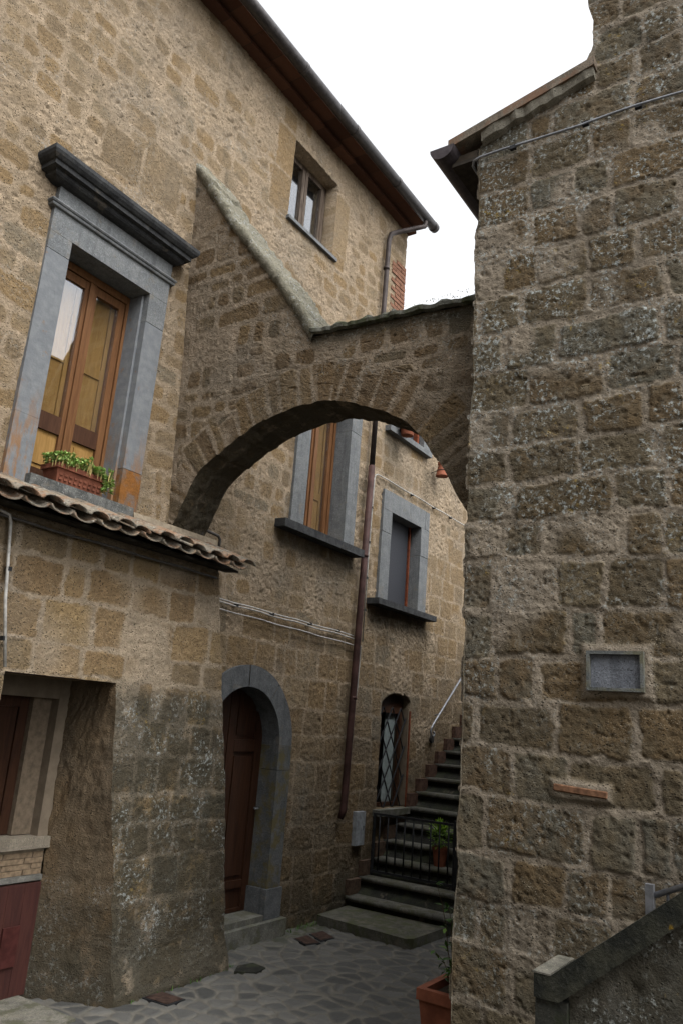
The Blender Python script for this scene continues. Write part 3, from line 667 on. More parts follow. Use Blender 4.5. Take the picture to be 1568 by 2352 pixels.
# recess: window, sill, brick band, red shutter board
Y = 4.60
boxes('recess_wall', [(3.575, 3.75, Y + .002, Y + .2, .90, 1.95), (2.2, 3.575, Y + .005, Y + .2, 1.82, 1.95)], PLAS, lt, .006)
rw = boxes('recess_window', [(3.36, 3.43, Y + .12, Y + .18, .95, 1.82), (2.4, 2.47, Y + .12, Y + .18, .95, 1.82), (2.471, 3.359, Y + .12, Y + .18, 1.75, 1.82), (2.471, 3.359, Y + .12, Y + .18, .95, 1.02)], WDRK, lt, .006)
boxes('wooden_leaf', [(2.472, 3.358, Y + .135, Y + .17, 1.021, 1.749)], WDRK, rw, 0)
boxes('reveal_plaster', [(3.431, 3.574, Y + .08, Y + .18, .95, 1.82)], plain('brown_render', (.11, .085, .06), .95), rw, .004)
boxes('sill', [(2.2, 3.69, Y - .03, Y + .19, .875, .945)], simple_stone('pale_travertine', (.15, .13, .10), (.185, .16, .125), .4), rw, .006)
bm = bmesh.new()
for i, zz_ in enumerate((.715, .75, .785, .82)):
    x = 2.2 + (.06 if i % 2 else 0)
    while x < 3.63: box(bm, x, min(x + .21, 3.645), Y + .004 * (i % 2), Y + .1, zz_, zz_ + .031); x += .218
bmobj('brick_band', bm, BRKP, lt, .004)
boxes('band_backing', [(2.2, 3.652, Y + .012, Y + .15, .68, .874)], MORT, lt, 0)
boxes('stone_strip', [(2.2, 3.648, Y - .02, Y + .12, .680, .712)], simple_stone('grey_strip', (.10, .098, .088), (.14, .135, .12), .4), lt, .004)
bm = bmesh.new(); x = 2.2
while x < 3.62: box(bm, x, min(x + .118, 3.64), Y - .035, Y - .005, .02, .668); x += .12
rb_ = bmobj('red_shutter', bm, REDP, lt, .004)
tag(rb_, 'dark red board shutter below the brick band')
boxes('board_latch', [(3.40, 3.52, Y - .05, Y - .036, .20, .43)], plain('dark_red_plate', (.045, .014, .012), .6), rb_, .004)
# tile roof: channel and cover tiles
bm = bmesh.new()
def half_tile(bm, xcen, r, y0, z0, y1, z1, upw, th=.016, n=10, taper=.85, tilt=0):
    rings = []
    for (y, z, rr) in ((y0, z0, r), (y1, z1, r * taper)):
        o_, i_ = [], []
        for k_ in range(n + 1):
            a = math.pi * k_ / n
            for lst, q in ((o_, rr), (i_, rr - th)):
                lst.append(bm.verts.new((xcen + tilt * (y - y0) + q * math.cos(a), y, z + upw * q * .50 * math.sin(a))))
        rings.append((o_, i_))
    (o0, i0_), (o1, i1) = rings
    for k_ in range(n):
        bm.faces.new((o0[k_], o0[k_ + 1], o1[k_ + 1], o1[k_])); bm.faces.new((i0_[k_], i1[k_], i1[k_ + 1], i0_[k_ + 1]))
        bm.faces.new((o0[k_], i0_[k_], i0_[k_ + 1], o0[k_ + 1])); bm.faces.new((o1[k_], o1[k_ + 1], i1[k_ + 1], i1[k_]))
    bm.faces.new((o0[0], o1[0], i1[0], i0_[0])); bm.faces.new((o0[n], i0_[n], i1[n], o1[n]))
x = 1.75
while x < 4.62:
    j = random.uniform(-.012, .012); e_ = random.uniform(-.03, .03)
    half_tile(bm, x + j, .088, 3.93 + e_ * .5, 2.925 + random.uniform(-.006, .008), 4.50, 3.145, -1, tilt=random.uniform(-.03, .03))
    half_tile(bm, x + .092 + j, .083, 3.90 + e_, 2.932 + random.uniform(-.006, .012), 4.50, 3.155, 1, tilt=random.uniform(-.04, .04))
    x += .184
roof = bmobj('roof', bm, TILE, lt, 0, True)
bm = bmesh.new(); prism(bm, [(4.06, 2.885), (4.06, 2.90), (FY, 3.07), (FY, 3.02), (4.2, 2.895)], 'x', 1.6, 4.64); bmobj('eave_board', bm, plain('sooty_board', (.03, .027, .022), .95), lt)
bm = bmesh.new(); prism(bm, [(FY - .10, 3.10), (FY - .07, 3.19), (FY + .02, 3.21), (FY + .02, 3.05)], 'x', 3.80, 4.72); bmobj('mortar_fillet', bm, MORT, lt, .01)

# ------------------------------------------------------------------ the flying arch
arch = thing('stone_arch', 'rough stone arch spanning the alley between the house and the tower', 'arch', (4.2, 3.2, 3))
def xa(z): return 4.22 - .065 * (z - 3.2)
ti = np.array([(4.56, 2.98), (4.402, 3.235), (4.302, 3.44), (4.17, 3.625), (3.919, 3.777), (3.631, 3.917), (3.402, 3.978), (3.163, 4.005), (2.997, 3.992), (2.835, 3.951), (2.632, 3.883), (2.452, 3.794), (2.278, 3.663), (2.193, 3.524), (2.098, 3.399), (2.004, 3.218), (1.933, 3.092), (1.80, 2.90), (1.70, 2.75)])
tt = np.array([(4.60, 6.50), (4.486, 6.358), (4.119, 5.866), (3.823, 5.473), (3.493, 5.034), (3.274, 4.707), (3.15, 4.50), (2.827, 4.49), (2.295, 4.475), (1.895, 4.454), (1.70, 4.45)])
nu, nv = 330, 250
s = np.linspace(0, 1, 2000)
ya = np.interp(s, np.linspace(0, 1, len(ti)), ti[:, 0]); za = np.interp(s, np.linspace(0, 1, len(ti)), ti[:, 1])
kern = np.ones(121) / 121
def smooth(a):
    b = np.concatenate([np.full(60, a[0]), a, np.full(60, a[-1])]); b[:60] += np.arange(-60, 0) * (a[1] - a[0]); b[-60:] += np.arange(1, 61) * (a[-1] - a[-2])
    return np.convolve(b, kern, 'valid')
ya, za = smooth(ya), smooth(za)
ln = np.concatenate([[0], np.cumsum(np.hypot(np.diff(ya), np.diff(za)))]); ln /= ln[-1]
q = np.linspace(0, 1, nu); ya, za = np.interp(q, ln, ya), np.interp(q, ln, za)
arclen = q * 4.0
za = za + .022 * (fbm(arclen * 7, arclen * 0, 3, 3) - .5) - .012 * ss(.6, .8, vn(arclen * 11, arclen * 0 + 4, 8))
zt = np.interp(-ya, -tt[:, 0], tt[:, 1])
T = np.linspace(0, 1, nv) ** 1.15
Yg = np.repeat(ya[:, None], nv, 1); Zg = za[:, None] + T[None] * (zt - za)[:, None]
# ring of voussoirs measured along the arch, rubble above
dist = np.zeros_like(Yg); arc = np.zeros_like(Yg)
pts = np.stack([ya, za], -1)
for i in range(nu):
    dd = np.hypot(pts[:, 0][:, None] - Yg[i][None], pts[:, 1][:, None] - Zg[i][None]); j = dd.argmin(0); dist[i] = dd[j, np.arange(nv)]; arc[i] = arclen[j]
sv, v1, v2, v3 = coursed(arc, dist * .001, 5, (.9, 1.0), (.09, .17), (.006, .022), .016, .025)
sr, q1, q2, q3 = coursed(Yg, Zg, 6, (.11, .19), (.14, .32), (.012, .034), .04, .035)
rl_ = .20 + .16 * v2
ring = dist < rl_
svv = np.minimum(sv, rl_ - .012 - dist)
sdf = np.where(ring, svv, np.minimum(sr, dist - rl_ - .01)); r1 = np.where(ring, v1, q1); r2 = np.where(ring, v2, q2); r3 = np.where(ring, v3, q3)
d, st = relief(Yg, Zg, sdf, r3, 81, .75, .006, .65)
cm = ss(.36, .50, fbm(Yg * 2, Zg * 2, 83, 3) + .45 * (r2 - .5)); cm = np.maximum(cm, .85 * ring * (r2 > .25)); st = st * cm
stain_shade = .7 * ss(.14, .0, zt[:, None] - Zg) + .35 * ss(2.6, 2.0, Yg) * fbm(Yg * 3, Zg * 3, 4, 3) + .25
Pf = np.stack([xa(Zg) - d, Yg, Zg], -1)
att = dict(stone=st, rnd=r1, stain_shade=stain_shade, lich=.25 * ss(.5, .3, zt[:, None] - Zg) + .15)
grid_mesh('wall', Pf, np.ones((nu - 1, nv - 1), bool), att, ARC, arch, flip=False)
Tb = .37
Pb = Pf[:, ::6].copy(); Pb[..., 0] = xa(Zg[:, ::6]) + Tb
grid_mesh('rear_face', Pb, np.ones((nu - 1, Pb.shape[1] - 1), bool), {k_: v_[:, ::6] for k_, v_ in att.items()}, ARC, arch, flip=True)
W = np.linspace(0, 1, 34)
dep = W[None] * Tb; al = np.repeat(arclen[:, None], len(W), 1)
ru = (fbm(al * 9, dep * 14, 66, 4) - .5) * .06 * (np.sin(W * math.pi)[None] ** .5) + (fbm(al * 30, dep * 40, 67, 2) - .5) * .015 * np.sin(W * math.pi)[None]
tz = np.gradient(za); ty = np.gradient(ya); nl = np.hypot(tz, ty); ny, nz_ = tz / nl, -ty / nl
Si = np.stack([Pf[:, 0, 0][:, None] * (1 - W) + Pb[:, 0, 0][:, None] * W, ya[:, None] + ny[:, None] * ru, za[:, None] + nz_[:, None] * ru + .03 * (fbm(al * 6, dep * 2, 3, 2) - .5) * W[None]], -1)
Pb[:, 0, 1] = Si[:, -1, 1]; 
s2, w1, w2, w3 = coursed(al, dep, 15, (.15, .3), (.10, .20), (.006, .02), .02, .025)
grid_mesh('intrados', Si, np.ones((nu - 1, len(W) - 1), bool), dict(stone=ss(0, .01, s2) * (w2 > .35), rnd=w1, stain_shade=.95 + 0 * al, lich=0 * al), ARC, arch, flip=False)  # heavy mask darkens the underside: stain and its shade put into the colour
# sloping coping and mossy top slabs
bm = bmesh.new(); sp = [(4.56, 6.455), (4.486, 6.358), (4.119, 5.866), (3.823, 5.473), (3.493, 5.034), (3.274, 4.707), (3.13, 4.49)]
bm.free()
sp = np.array(sp); tq = np.linspace(0, 1, 210); sl2 = np.concatenate([[0], np.cumsum(np.hypot(*np.diff(sp, axis=0).T))]); sl2 /= sl2[-1]
cy_, cz_ = np.interp(tq, sl2, sp[:, 0]), np.interp(tq, sl2, sp[:, 1]); L_ = tq * 2.35
prof = [(.05, -.06, 0), (.01, -.055, .5), (-.025, -.03, 1), (-.035, .0, 1), (-.032, .028, 1)] + [(-.02 + g * (Tb + .04), .036, 1) for g in np.linspace(0, 1, 24)] + [(Tb + .03, .0, 1), (Tb + .03, -.06, 0)]
prof = np.array(prof); nn = np.array([-.78, .62]); G = np.zeros((210, len(prof), 3))
Lg = np.repeat(L_[:, None], len(prof), 1); Wg = np.repeat(np.cumsum(np.concatenate([[0], np.hypot(*np.diff(prof[:, :2], axis=0).T)]))[None], 210, 0)
cell = np.floor(Lg / .42 + .3 * vn(Lg * 3, Wg * 3, 4)); stepd = (_h(cell, cell * 0, 9) - .5) * .030; gap = ss(.02, 0, np.abs(Lg / .42 - np.round(Lg / .42)) * .42) * .012
hh = prof[None, :, 1] + prof[None, :, 2] * ((fbm(Lg * 8, Wg * 8, 201, 4) - .5) * .05 + (fbm(Lg * 36, Wg * 36, 203, 3) - .5) * .022 + stepd - gap)
G[..., 0] = xa(cz_)[:, None] + prof[None, :, 0] + prof[None, :, 2] * (fbm(Lg * 14, Wg * 3, 207, 3) - .5) * .03
G[..., 1] = cy_[:, None] + nn[0] * hh; G[..., 2] = cz_[:, None] + nn[1] * hh
grid_mesh('sloping_coping', G, np.ones((209, len(prof) - 1), bool), dict(stone=1 + 0 * Lg, rnd=_h(cell, cell * 0 + 3, 11), stain_shade=.35 + 0 * Lg, lich=.9 + 0 * Lg),
          stone_mat('coping_stone', (.2, .19, .15), (.16, .15, .12), [(.17, .16, .12), (.225, .21, .16), (.14, .132, .10)], stain_shade=(.05, .048, .038)), arch, flip=True)
bm = bmesh.new(); n = 40; rows = []
for i in range(n + 1):
    y = 3.16 - i / n * (3.16 - 1.72); z = float(np.interp(-y, -tt[:, 0], tt[:, 1])) + .004
    zt_ = z + .045 + .02 * math.sin(i * 1.1) + random.uniform(-.008, .014)
    f = xa(z) - .045 + random.uniform(-.014, .012)
    rows.append([bm.verts.new(q) for q in ((f + .04, y, z), (f, y, z + .004), (f - .004, y, z + .03), (f + .03, y, zt_), (f + .2, y, zt_ + .03), (f + .42, y, zt_), (f + .43, y, z))])
for A, B in zip(rows, rows[1:]):
    for j in range(6): bm.faces.new((A[j], B[j], B[j + 1], A[j + 1]))
bm.faces.new(rows[0]); bm.faces.new(rows[-1])
bmobj('top_slab', bm, CAPM, arch, 0)
def blades(name, spots, hgt, mat, wd=.003, lean=.3):
    bm = bmesh.new(); la = bm.faces.layers.float.new('leafv')
    for (x, y, z) in spots:
        h_ = hgt * random.uniform(.4, 1.2); a = random.uniform(0, 6.28); l_ = random.uniform(0, lean) * h_
        dx, dy = math.cos(a), math.sin(a)
        p0 = Vector((x, y, z)); p1 = p0 + Vector((dx * l_ * .4, dy * l_ * .4, h_ * .6)); p2 = p0 + Vector((dx * l_, dy * l_, h_)); s_ = Vector((-dy, dx, 0)) * wd
        v = [bm.verts.new(q) for q in (p0 - s_, p0 + s_, p1 + s_ * .7, p1 - s_ * .7, p2)]
        lv = random.random()
        for f_ in (bm.faces.new(v[:4]), bm.faces.new((v[3], v[2], v[4]))): f_[la] = lv
    return bmobj(name, bm, mat)
sp_ = []
for i in range(520):
    y = random.uniform(1.8, 2.75); z = 4.535 + .02
    sp_.append((random.uniform(4.10, 4.50), y, z + random.uniform(-.02, .0)))
for i in range(60): sp_.append((4.15 + random.uniform(-.05, .08), 2.16 + random.gauss(0, .05), 4.55))
g_ = blades('grass', sp_, .011, DRYG); tag(g_, 'short moss and dry grass growing on top of the arch', 'grass', kind='stuff')

wd_ = []
for i in range(120):
    t_ = random.random()
    a_ = random.choice([(5.06 + random.uniform(-.03, .02), 4.12 + random.uniform(-.06, .1)), (3.95 + 1.1 * t_, 4.045 + random.uniform(-.02, .01)), (6.15 + .5 * t_, FY - .05 + random.uniform(-.04, .02))])
    wd_.append((a_[0], a_[1], .0))
tag(blades('weeds', wd_, .035, LEAF, .004, .9), 'tiny green weeds along the foot of the walls', 'weeds', kind='stuff')

# ------------------------------------------------------------------ the tower on the right
tower = thing('stone_tower', 'large lichened tuff block building filling the right side', 'building', (4.5, 0, 0))
ys2 = np.concatenate([lin(-1.81, -.30, .0085), np.arange(-.2, 2.6, .1)]); vs = lin(-.05, 5.9, .0085)
U, V = np.meshgrid(ys2, vs, indexing='ij')
sdf, r1, r2, r3 = coursed(U, V, 105, (.195, .28), (.20, .42), (.007, .025), .04, .026)
d, st = relief(U, V, sdf, r3, 107, 1.0, .010); d = d + .002 * st
cm = ss(.25, .33, fbm(U * 2, V * 2, 109, 2) + .4 * (r2 - .5)); st = st * cm
lich = ss(1.2, 3.9, V) * (.65 + .6 * (r2 > .4)) + .5 * (r1 > .75)
stain_shade = .50 * ss(1.3, .2, V) * (.4 + fbm(U * 3, V * 3, 24, 3)) + .2 * fbm(U * 2, V * 2, 4, 2)
for (a0, a1, b0, b1, m_) in ((-1.130, -.862, 2.045, 2.236, .03), (-1.30, -1.042, 1.55, 1.60, .012)):
    q_ = np.maximum(np.maximum(a0 - U, U - a1), np.maximum(b0 - V, V - b1)) - m_ - .03 * (fbm(U * 9, V * 9, 31, 3) - .5)
    f_ = ss(.02, -.012, q_); st = st * (1 - f_); d = d * (1 - f_) + f_ * (.012 + .006 * (fbm(U * 30, V * 30, 3, 3) - .5))
wob = (.035 * (fbm(V * 6, V * 0, 12, 4) - .5) + .012 * (st - .5)) * ss(.12, 0, U + 1.81)
ztop = np.interp(U, [-1.85, -1.774, -1.08, 3], [5.42, 5.52, 5.70, 6.6])
Vz = np.minimum(V, ztop)
P = np.stack([TX - d, -(U + wob), Vz], -1)
keep = (V[:-1, :-1] < ztop[:-1, :-1])
grid_mesh('wall', P, keep, dict(stone=st, rnd=r1, stain_shade=stain_shade, lich=lich), TOW, tower, flip=True)
# upper part
ys3 = np.concatenate([lin(-1.08, -.30, .0095), np.arange(-.2, 2.6, .1)]); vs = lin(5.60, 8.2, .0095)
U, V = np.meshgrid(ys3, vs, indexing='ij')
sdf, r1, r2, r3 = coursed(U, V, 125, (.19, .29), (.24, .42), (.008, .022), .035, .045)
d, st = relief(U, V, sdf, r3, 127, 1.15, .012); st = st * ss(.25, .4, fbm(U * 2, V * 2, 129, 2) + .4 * (r2 - .5))
wob = (.06 * (fbm(V * 4, V * 0, 15, 4) - .5) - .11 * ss(5.95, 5.65, V)) * ss(.2, 0, U + 1.08)
P = np.stack([TX - d - .004, -(U + wob), V], -1)
grid_mesh('upper_wall', P, np.ones((len(ys3) - 1, len(vs) - 1), bool), dict(stone=st, rnd=r1, stain_shade=.15 + 0 * U, lich=.9 + 0 * U), TOW, tower, flip=True)
bm = bmesh.new()
box(bm, TX + .03, 8.5, -2.4, 1.73, 0, 5.40); box(bm, TX + .03, 5.2, -2.4, 1.06, 5.45, 8.2)
bmobj('core', bm, TOW, tower)
# side face along the alley
uu_, vv_ = lin(TX - .01, 8.5, .03), lin(-.05, 5.45, .03); U, V = np.meshgrid(uu_, vv_, indexing='ij')
sdf, r1, r2, r3 = coursed(U, V, 135, (.19, .275), (.20, .42), (.008, .026), .035, .04); d, st = relief(U, V, sdf, r3, 137)
we = ss(.5, .02, U - TX); P = np.stack([U, (1.806 - .035 * (fbm(V * 6, V * 0, 12, 4) - .5)) * we + (1.77 + d * .5) * (1 - we) - .010, V], -1); grid_mesh('side_wall', P, np.ones((len(uu_) - 1, len(vv_) - 1), bool), dict(stone=st, rnd=r1, stain_shade=.3 + 0 * U, lich=.2 + 0 * U), TOW, tower)
# roof: slope up to the right, tiles with mortared verge; gutter along the alley eave
sl_ = .24
def rz(y): return 5.50 + (2.08 - y) * sl_
bm = bmesh.new()
prism(bm, [(2.0, rz(2.0) - .03), (2.0, rz(2.0) + .03), (1.05, rz(1.05) + .03), (1.05, rz(1.05) - .03)], 'x', TX - .07, 8.6)
rfo = bmobj('roof', bm, simple_stone('weathered_roof', (.10, .085, .065), (.16, .13, .10), .6, (.14, .08, .05)), tower)
bm = bmesh.new(); ys_l = np.linspace(1.78, 1.06, 16)
rows = []
for y in ys_l:
    z = rz(y) - .032; jx = random.uniform(-.012, .012); jz = random.uniform(-.012, .008)
    rows.append([bm.verts.new(q) for q in ((TX - .06 + jx, y, z), (TX - .045 + jx, y, z - .05 + jz), (TX + .02, y, z - .06 + jz), (TX + .02, y, z))])
for A, B in zip(rows, rows[1:]):
    for j in range(4): bm.faces.new((A[j], B[j], B[(j + 1) % 4], A[(j + 1) % 4]))
bm.faces.new(rows[0]); bm.faces.new(rows[-1])
bmobj('verge', bm, simple_stone('verge_mortar', (.14, .13, .105), (.20, .185, .15), .6), tower)
boxes('eave_board', [(TX - .03, 8.5, 1.82, 1.98, 5.36, 5.385)], plain('dark_boards', (.03, .025, .02), .9), tower, 0)
RAFT = plain('rafter_wood', (.05, .04, .03), .9)
for i in range(2): boxes('rafter', [(TX + .0 + i * 2.2, TX + .07 + i * 2.2, 1.82, 2.0, 5.386, 5.46)], RAFT, tower)
bm = bmesh.new(); n = 12; gx0, gx1 = TX - .10, 8.6; gyc, gzc, gr = 2.03, 5.485, .085
A = [[], []]
for e_, x in enumerate((gx0, gx1)):
    for k_ in range(n + 1):
        a = math.pi + math.pi * k_ / n; A[e_].append(bm.verts.new((x, gyc + gr * math.cos(a), gzc + gr * math.sin(a))))
for k_ in range(n): bm.faces.new((A[0][k_], A[0][k_ + 1], A[1][k_ + 1], A[1][k_]))
bm.faces.new(A[0]); bm.faces.new(A[1])
bmobj('gutter', bm, plain('dark_copper', (.05, .042, .045), .5, .3), tower)
# single terracotta brick set in the tower wall
bm = bmesh.new(); box(bm, TX - .020, TX + .03, 1.042, 1.30, -.017, .017)
bmesh.ops.rotate(bm, verts=bm.verts, cent=(TX, 1.17, 0), matrix=Matrix.Rotation(R(3), 3, 'X')); bmesh.ops.translate(bm, verts=bm.verts, vec=(0, 0, 1.575))
bmobj('brick', bm, plain('flat_brick', (.125, .066, .038), .9, 0, .4, 30, .004), tower, .005)

# plaque
pq = thing('wall_plaque', 'small grey stone plaque with raised rim set into the tower wall', 'plaque', (TX, 1.0, 2.14))
y0, y1, z0, z1 = .862, 1.130, 2.045, 2.236; xf = TX - .040
boxes('rim', [(xf, TX + .02, y0, y1, z1 - .016, z1), (xf, TX + .02, y0, y1, z0, z0 + .016), (xf, TX + .02, y0, y0 + .016, z0 + .0165, z1 - .0165), (xf, TX + .02, y1 - .016, y1, z0 + .0165, z1 - .0165)], simple_stone('weathered_rim', (.075, .082, .082), (.115, .12, .115), .6, (.10, .095, .06)), pq, .005)
pn = boxes('inscribed_slab', [(TX - .018, TX + .02, y0 + .017, y1 - .017, z0 + .017, z1 - .017)], simple_stone('blue_grey_slate', (.10, .108, .125), (.135, .145, .165), .5), pq, 0)
bm = bmesh.new(); y = y1 - .075
while y > y0 + .05:
    l_ = random.uniform(.004, .014); box(bm, TX - .0185, TX - .017, y - l_, y, 2.146 + random.uniform(-.001, .001), 2.148); y -= l_ + random.uniform(.002, .012)
bmobj('worn_line', bm, DARK, pn)
# ------------------------------------------------------------------ cables and conduits
def cable(name, label, runs, r, mat, clips=(), clipmat=None):
    o = thing(name, label, 'cable', runs[0][0])
    bm = bmesh.new()
    for pts_ in runs: tube(bm, pts_, r, 7)
    bmobj('sheath', bm, mat, o, 0, True)
    if clips:
        bm = bmesh.new()
        for (x, y, z) in clips: box(bm, x - .012, x + .012, y - .008, y + .03, z - .012, z + .012)
        bmobj('clip', bm, clipmat or IRON, o)
    return o
def sag(x0, x1, y, z0, z1, n=14, amp=.004):
    return [(x0 + (x1 - x0) * i / n, y + random.uniform(-.003, .003), z0 + (z1 - z0) * i / n + amp * math.sin(i * 1.7)) for i in range(n + 1)]
yw = FY - .035
cable('wall_cable', 'pale twin cables running level from the lean-to to the maroon downpipe', [sag(4.55, 6.98, yw, 2.735, 2.70), sag(4.55, 6.98, yw, 2.715, 2.672, 14, .006)], .007, CABG, [(x, yw, 2.71) for x in (5.1, 5.6, 6.2, 6.7)])
cable('wall_cable', 'thin single cable just under the pale twin cables beside the arched door', [sag(4.55, 7.10, yw, 2.655, 2.60)], .006, CABG)
cable('wall_cable', 'pale conduit rising beside the downpipe and turning right above the screened window', [[(7.165, yw, 2.66), (7.17, yw, 3.6), (7.19, yw, 4.49), (7.21, yw, 4.545), (7.26, yw, 4.565)] + sag(7.3, 9.75, yw, 4.565, 4.56, 12, .004)], .007, CABG, [(7.175, yw, z) for z in (3.0, 3.35, 3.75, 4.15)] + [(8.1, yw, 4.56), (8.7, yw, 4.56), (9.2, yw, 4.56)])
cable('wall_cable', 'thin grey wire dropping beside the lower downpipe towards the utility box', [[(7.10, yw, 2.64), (7.14, yw, 2.60), (7.13, yw, 2.2), (7.09, yw, 1.85)]], .006, CABG)
cable('wall_cable', 'white conduit dropping from the tile eave at the far left of the lean-to', [[(2.60, 4.16, 2.86), (2.66, 4.15, 2.845), (2.675, 4.15, 2.80), (2.72, 4.13, 2.35), (2.79, 4.12, 1.97)]], .010, CABG, [(2.713, 4.135, 2.53), (2.755, 4.125, 2.13)])
cable('wall_cable', 'dark cable running along the wall under the tile eave of the lean-to', [sag(1.8, 4.5, 4.155, 2.835, 2.825)], .009, CABD)
cable('wall_cable', 'bent dark conduit hoop at the foot of the stone arch above the tiles', [[(4.56, FY - .03, 3.13), (4.56, FY - .05, 3.235), (4.60, FY - .06, 3.245), (4.74, FY - .06, 3.235), (4.765, FY - .06, 3.21), (4.77, FY - .05, 3.12)]], .013, CABD)
cable('wall_cable', 'grey cable along the top of the tower wall under its roof', [[(4.1, 1.845, 5.33), (TX - .01, 1.845, 5.335), (TX - .04, 1.825, 5.345)] + [(TX - .045 + random.uniform(-.004, .004), 1.78 - i * .16, 5.352 + .006 * math.sin(i * 1.3) - .004 * i) for i in range(0, 14)]], .008, GALV, [(TX - .04, y, 5.345 - .02 * (1.7 - y)) for y in (1.55, 1.1, .8)])

# utility box
ub = thing('utility_box', 'flat pale grey meter box on the wall beside the stair foot', 'meter box', (7.35, FY - .03, .62))
boxes('door', [(7.262, 7.437, FY - .045, FY + .02, .622, .945)], BOXG, ub, .006)
boxes('latch', [(7.395, 7.407, FY - .062, FY - .046, .765, .81)], GALV, ub, .003)

# ------------------------------------------------------------------ stone staircase along the house wall
stair = thing('stone_staircase', 'dark stone steps climbing along the house wall beyond the arch', 'staircase', (7.2, 3.9, 0))
NS = 15; SX, SZ, RX, RZ = 7.22, .172, .232, .156
yL = FY - .03; yR = 3.38
for i in range(NS):
    x = SX + i * RX; z = SZ + i * RZ
    bm = bmesh.new(); box(bm, x - .045, x + RX + .04, yR - (.02 if i else .06), yL, z - .042, z)
    stp = bmobj('step', bm, STEP, stair, .011, True, 2)
    for v in stp.data.vertices:
        v.co.z += random.uniform(-.004, .004); v.co.x += random.uniform(-.004, .004)
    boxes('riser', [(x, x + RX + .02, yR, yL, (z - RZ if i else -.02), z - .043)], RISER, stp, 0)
    # brick skirting against the house
    t_ = boxes('skirting_brick', [(x - .02, x + .19, FY - .055, FY + .02, z + .003, z + .14)], TERD if i > 4 else plain('skirting_%d' % 0, (.066, .045, .032), .9, 0, .35, 30) if i == 0 else bpy.data.materials['skirting_0'], stp, .006)
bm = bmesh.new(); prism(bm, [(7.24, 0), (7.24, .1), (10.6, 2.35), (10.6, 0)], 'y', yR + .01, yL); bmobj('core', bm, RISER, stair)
ld = thing('landing_slab', 'low worn stone slab on the street in front of the staircase', 'stone slab', (6.85, 3.9, 0))
bm = bmesh.new(); prism(bm, [(6.64, 4.40), (6.54, 3.43), (6.60, 3.38), (7.20, 3.36), (7.20, 4.42)], 'z', -.02, .085)
bmobj('slab', bm, simple_stone('mossy_flagstone', (.055, .054, .044), (.095, .092, .076), .6, (.050, .055, .026)), ld, .012)
bm = bmesh.new()
sidew = thing('added_side_wall', 'stone wall added on the right flank of the staircase to darken it behind the gate', 'wall', (9, 3.2, 0))  # wall added to fill the dark strip beside the steps
uu_, vv_ = lin(7.78, 11.0, .03), lin(-.02, 3.6, .03); U, V = np.meshgrid(uu_, vv_, indexing='ij')
sdf, r1, r2, r3 = coursed(U, V, 145, (.19, .275), (.20, .42), (.008, .026), .035, .04); d, st = relief(U, V, sdf, r3, 147)
P = np.stack([U, 3.33 + d * .5, V], -1); grid_mesh('wall', P, np.ones((len(uu_) - 1, len(vv_) - 1), bool), dict(stone=st, rnd=r1, stain_shade=.4 + 0 * U, lich=.2 + 0 * U), TOW, sidew)
boxes('core', [(7.80, 11.0, 3.0, 3.30, 0, 3.6)], TOW, sidew, 0)
# gate on the second step
gate = thing('iron_gate', 'low black iron bar gate closing the staircase at its second step', 'gate', (7.56, 3.95, .33))
gx = 7.58; zb_, zt2 = .345, .93; gyl, gyr = 4.41, 3.47
bm = bmesh.new()
box(bm, gx - .012, gx + .012, gyr, gyl, zt2 - .022, zt2); box(bm, gx - .012, gx + .012, gyr, gyl, zb_ + .01, zb_ + .032)
box(bm, gx - .014, gx + .014, gyl - .024, gyl, zb_ - .014, zt2 + .001); box(bm, gx - .014, gx + .014, gyr, gyr + .024, zb_ - .01, zt2 + .03)
bmobj('frame', bm, IRON, gate, .002)
nb = 9
for i in range(nb):
    y = gyr + .03 + (gyl - gyr - .06) * (i + .5) / nb
    bm = bmesh.new(); tube(bm, [(gx, y, zb_ + .032), (gx, y, zt2 - .022)], .0085, 8); bmobj('bar', bm, IRON, gate, 0, True)
bm = bmesh.new(); box(bm, gx - .03, gx + .03, gyr - .075, gyr - .01, .0, zt2 + .07); bmobj('post', bm, IRON, gate, .004)
bm = bmesh.new(); tube(bm, [(gx, gyr - .02, .86), (gx, gyr + .02, .86)], .012, 8); bmobj('hinge', bm, GALV, gate)
# handrail on the wall
hr = thing('handrail', 'thin grey steel handrail with curled end on the wall above the stairs', 'handrail', (8.8, FY, 1.8))
bm = bmesh.new(); yh = FY - .07
pts_ = [(8.86 + .045 * math.cos(a) - .0, yh, 1.80 + .045 * math.sin(a)) for a in np.linspace(R(60), R(-230), 14)]
pts_ = [(8.875 + .02 * math.cos(a), yh, 1.765 + .02 * math.sin(a)) for a in np.linspace(R(100), R(-60), 5)] + [(8.85, yh, 1.735), (8.81, yh, 1.75), (8.795, yh, 1.79), (8.81, yh, 1.83), (8.86, yh, 1.88)] + [(10.4, yh, 3.14)]
tube(bm, pts_, .012, 8); bmobj('rail', bm, GALV, hr, 0, True)
bm = bmesh.new(); tube(bm, [(9.0, yh, 2.0), (9.0, FY + .01, 1.98)], .008, 6); tube(bm, [(10.0, yh, 2.81), (10.0, FY + .01, 2.79)], .008, 6); bmobj('bracket', bm, GALV, hr)
bm = bmesh.new(); tube(bm, [(8.925, FY - .035, 1.70), (8.925, FY + .01, 1.70)], .045, 18); wc = bmobj('wall_disc', bm, plain('dark_rubber', (.04, .038, .036), .7))
tag(wc, 'small dark round cap on the wall just below the handrail curl', 'wall cap')

